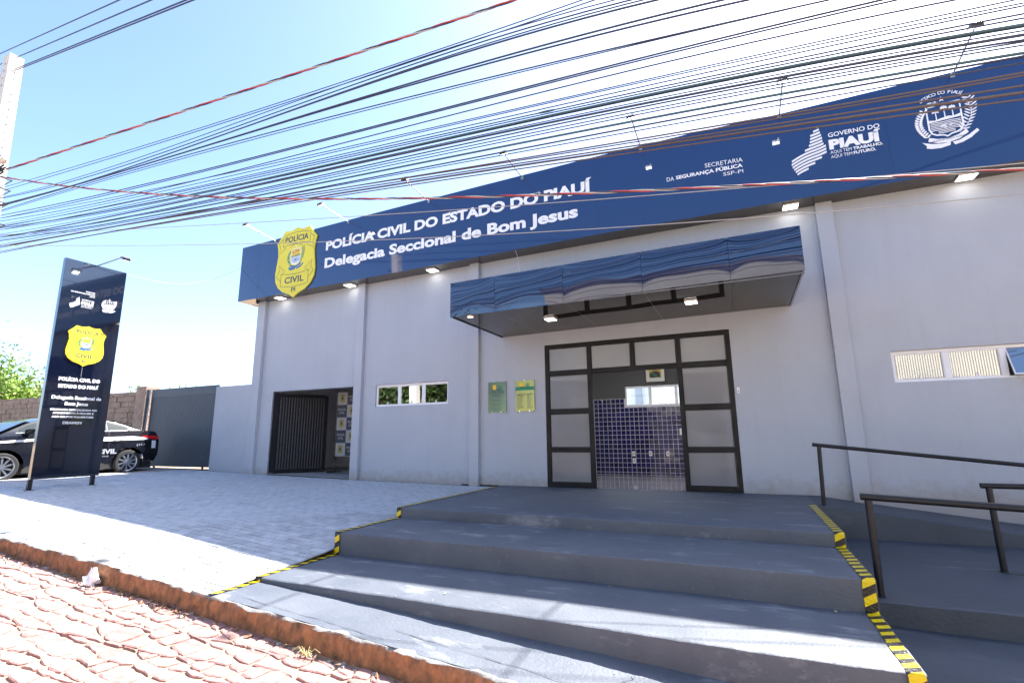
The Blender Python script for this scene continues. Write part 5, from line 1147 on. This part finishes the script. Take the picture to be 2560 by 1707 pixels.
for k, (x, y) in enumerate(((-19.5,-19.5),(-15.5,-20.5),(-24,-19))):
    tree('street_tree', (x,y,-.4), 6.4, 3.4, 'dark green tree across the street, mirrored in the left window, ' + ['the middle one','the one nearest the warehouse','the farthest left one'][k], 'tree', m='leafd', nleaf=4200, trunk=.25, seed=20+k, lsz=.24, group='trees across the street')
# ------------------------------------------------------------------ sheds across the street (mirrored in canopy and windows)
sh = thing('warehouse', (4,-22,-1), 'beige ribbed metal warehouse across the street, visible mirrored in canopy and windows', 'building')
mb = MB()
x = -6.5; zr = 8.0
PT_ = .09
while x < 21: mb.box(x, x+PT_*.62, -17.6, -17.515, -2, zr); mb.box(x+PT_*.62, x+PT_-.001, -17.63, -17.56, -2, zr); x += PT_
obj('wall_sheets', mb, M['shed'], parent=sh, kind='stuff')
mb = MB(); mb.box(-6.6,21,-30,-17.64,-2,7.9); obj('shell', mb, M['shed'], parent=sh)
mb = MB(); mb.box(-6.7,21.1,-17.49,-17.40,8.0,8.25); obj('gutter', mb, M['shedd'], parent=sh)
mb = MB(); mb.box(8.5,10.4,-17.48,-17.2,-1,3.3); mb.box(-4,-1,-17.48,-17.3,-1,2.6); obj('doorway', mb, M['shedd'], parent=sh)

# ------------------------------------------------------------------ litter in the gutter
def gz(x, y=YC-.1): return zs(x, y)
bag = thing('plastic_bag', (-4.60,-6.52,gz(-4.6)), 'crumpled white plastic bag lying in the gutter', 'litter')
mb = MB(); n, m_ = 14, 9
def bf(i, j):
    a = 2*math.pi*i/n; b = math.pi*j/m_; r = .065*(1+.28*math.sin(a*3+b*4)+.15*math.sin(a*5-b*3)); return (-4.60+r*math.cos(a)*math.sin(b)*1.1, -6.52+r*math.sin(a)*math.sin(b), gz(-4.6)+.055-math.cos(b)*r*.95+(.05 if j > 7 and i % 7 < 3 else 0))
mb.grid(bf, n, m_); obj('bag_skin', mb, M['bag'], parent=bag, smooth=True)
mb = MB(); mb.hexa([(.10,-6.66,-.80),(.24,-6.60,-.80),(.20,-6.50,-.80),(.08,-6.52,-.80),(.12,-6.63,-.59),(.19,-6.60,-.585),(.18,-6.53,-.585),(.12,-6.54,-.59)])
obj('painted_stone', mb, M['white'], bevel=.03, smooth=True, label='white painted stone against the kerb at the bottom edge', cat='stone')
mb = MB()
for k in range(26):
    a = rnd.uniform(0, 6.28); l = rnd.uniform(.05,.15); b0 = Vector((-1.49,-6.55,gz(-1.49)+.01)); c_ = b0+Vector((math.cos(a)*l*.6,math.sin(a)*l*.35,l*.5)); e_ = b0+Vector((math.cos(a)*l*1.1,math.sin(a)*l*.6,l*.25)); mb.tube([b0,c_,e_],.0022,4)
obj('dry_grass_tuft', mb, M['straw'], label='dry straw-coloured grass tuft growing at the foot of the kerb', cat='grass tuft')
mb = MB()
for k in range(420):
    x = -9.8+12*rnd.random()**1.3 if k % 3 else rnd.choice((-7.0,-6.3,-3.3,-4.1))+rnd.gauss(0,.28); y = YC-.055-abs(rnd.gauss(0,.045)); l = rnd.uniform(.012,.04); a = rnd.uniform(0,6.28); z = gz(x,y)+rnd.uniform(0,.022); tl_ = rnd.uniform(-.5,.5)
    c_, s_ = math.cos(a), math.sin(a); mb.poly([(x-c_*l,y-s_*l,z),(x+s_*l*.4,y-c_*l*.4,z+l*tl_*.5+.004),(x+c_*l,y+s_*l,z+.004+abs(l*tl_)),(x-s_*l*.4,y+c_*l*.4,z)])
obj('dry_leaves', mb, M['leaf_dry'], kind='stuff', noorg=True)
mb = MB()
for k in range(150):
    x = -9.8+12*rnd.random(); y = YC-.05-abs(rnd.gauss(0,.07)); l = rnd.uniform(.006,.02); z = gz(x,y)-.006; mb.hexa([(x-l,y-l,z),(x+l,y-l*.8,z),(x+l*.9,y+l,z),(x-l,y+l*.7,z),(x-l*.6,y-l*.6,z+l),(x+l*.6,y-l*.6,z+l*1.1),(x+l*.5,y+l*.6,z+l),(x-l*.5,y+l*.5,z+l*.8)])
obj('gutter_grit', mb, M['cement'], kind='stuff', noorg=True)

mb = MB()
for k in range(170):
    x = rnd.uniform(XL+.1, XR-.1); y = rnd.uniform(YC+.05, -.2); z = (0 if y > N1 else T2 if y > N2 else T3 if y > N3 else z4(x, y))+.006; l = rnd.uniform(.003,.010) if k % 9 else rnd.uniform(.012,.022); a = rnd.uniform(0,6.28)
    c_, s_ = math.cos(a)*l, math.sin(a)*l; mb.poly([(x-c_,y-s_,z),(x+s_*.5,y-c_*.5,z+.002),(x+c_,y+s_,z+l*.3),(x-s_*.5,y+c_*.5,z+.001)])
obj('step_debris', mb, M['straw'], kind='stuff', noorg=True)
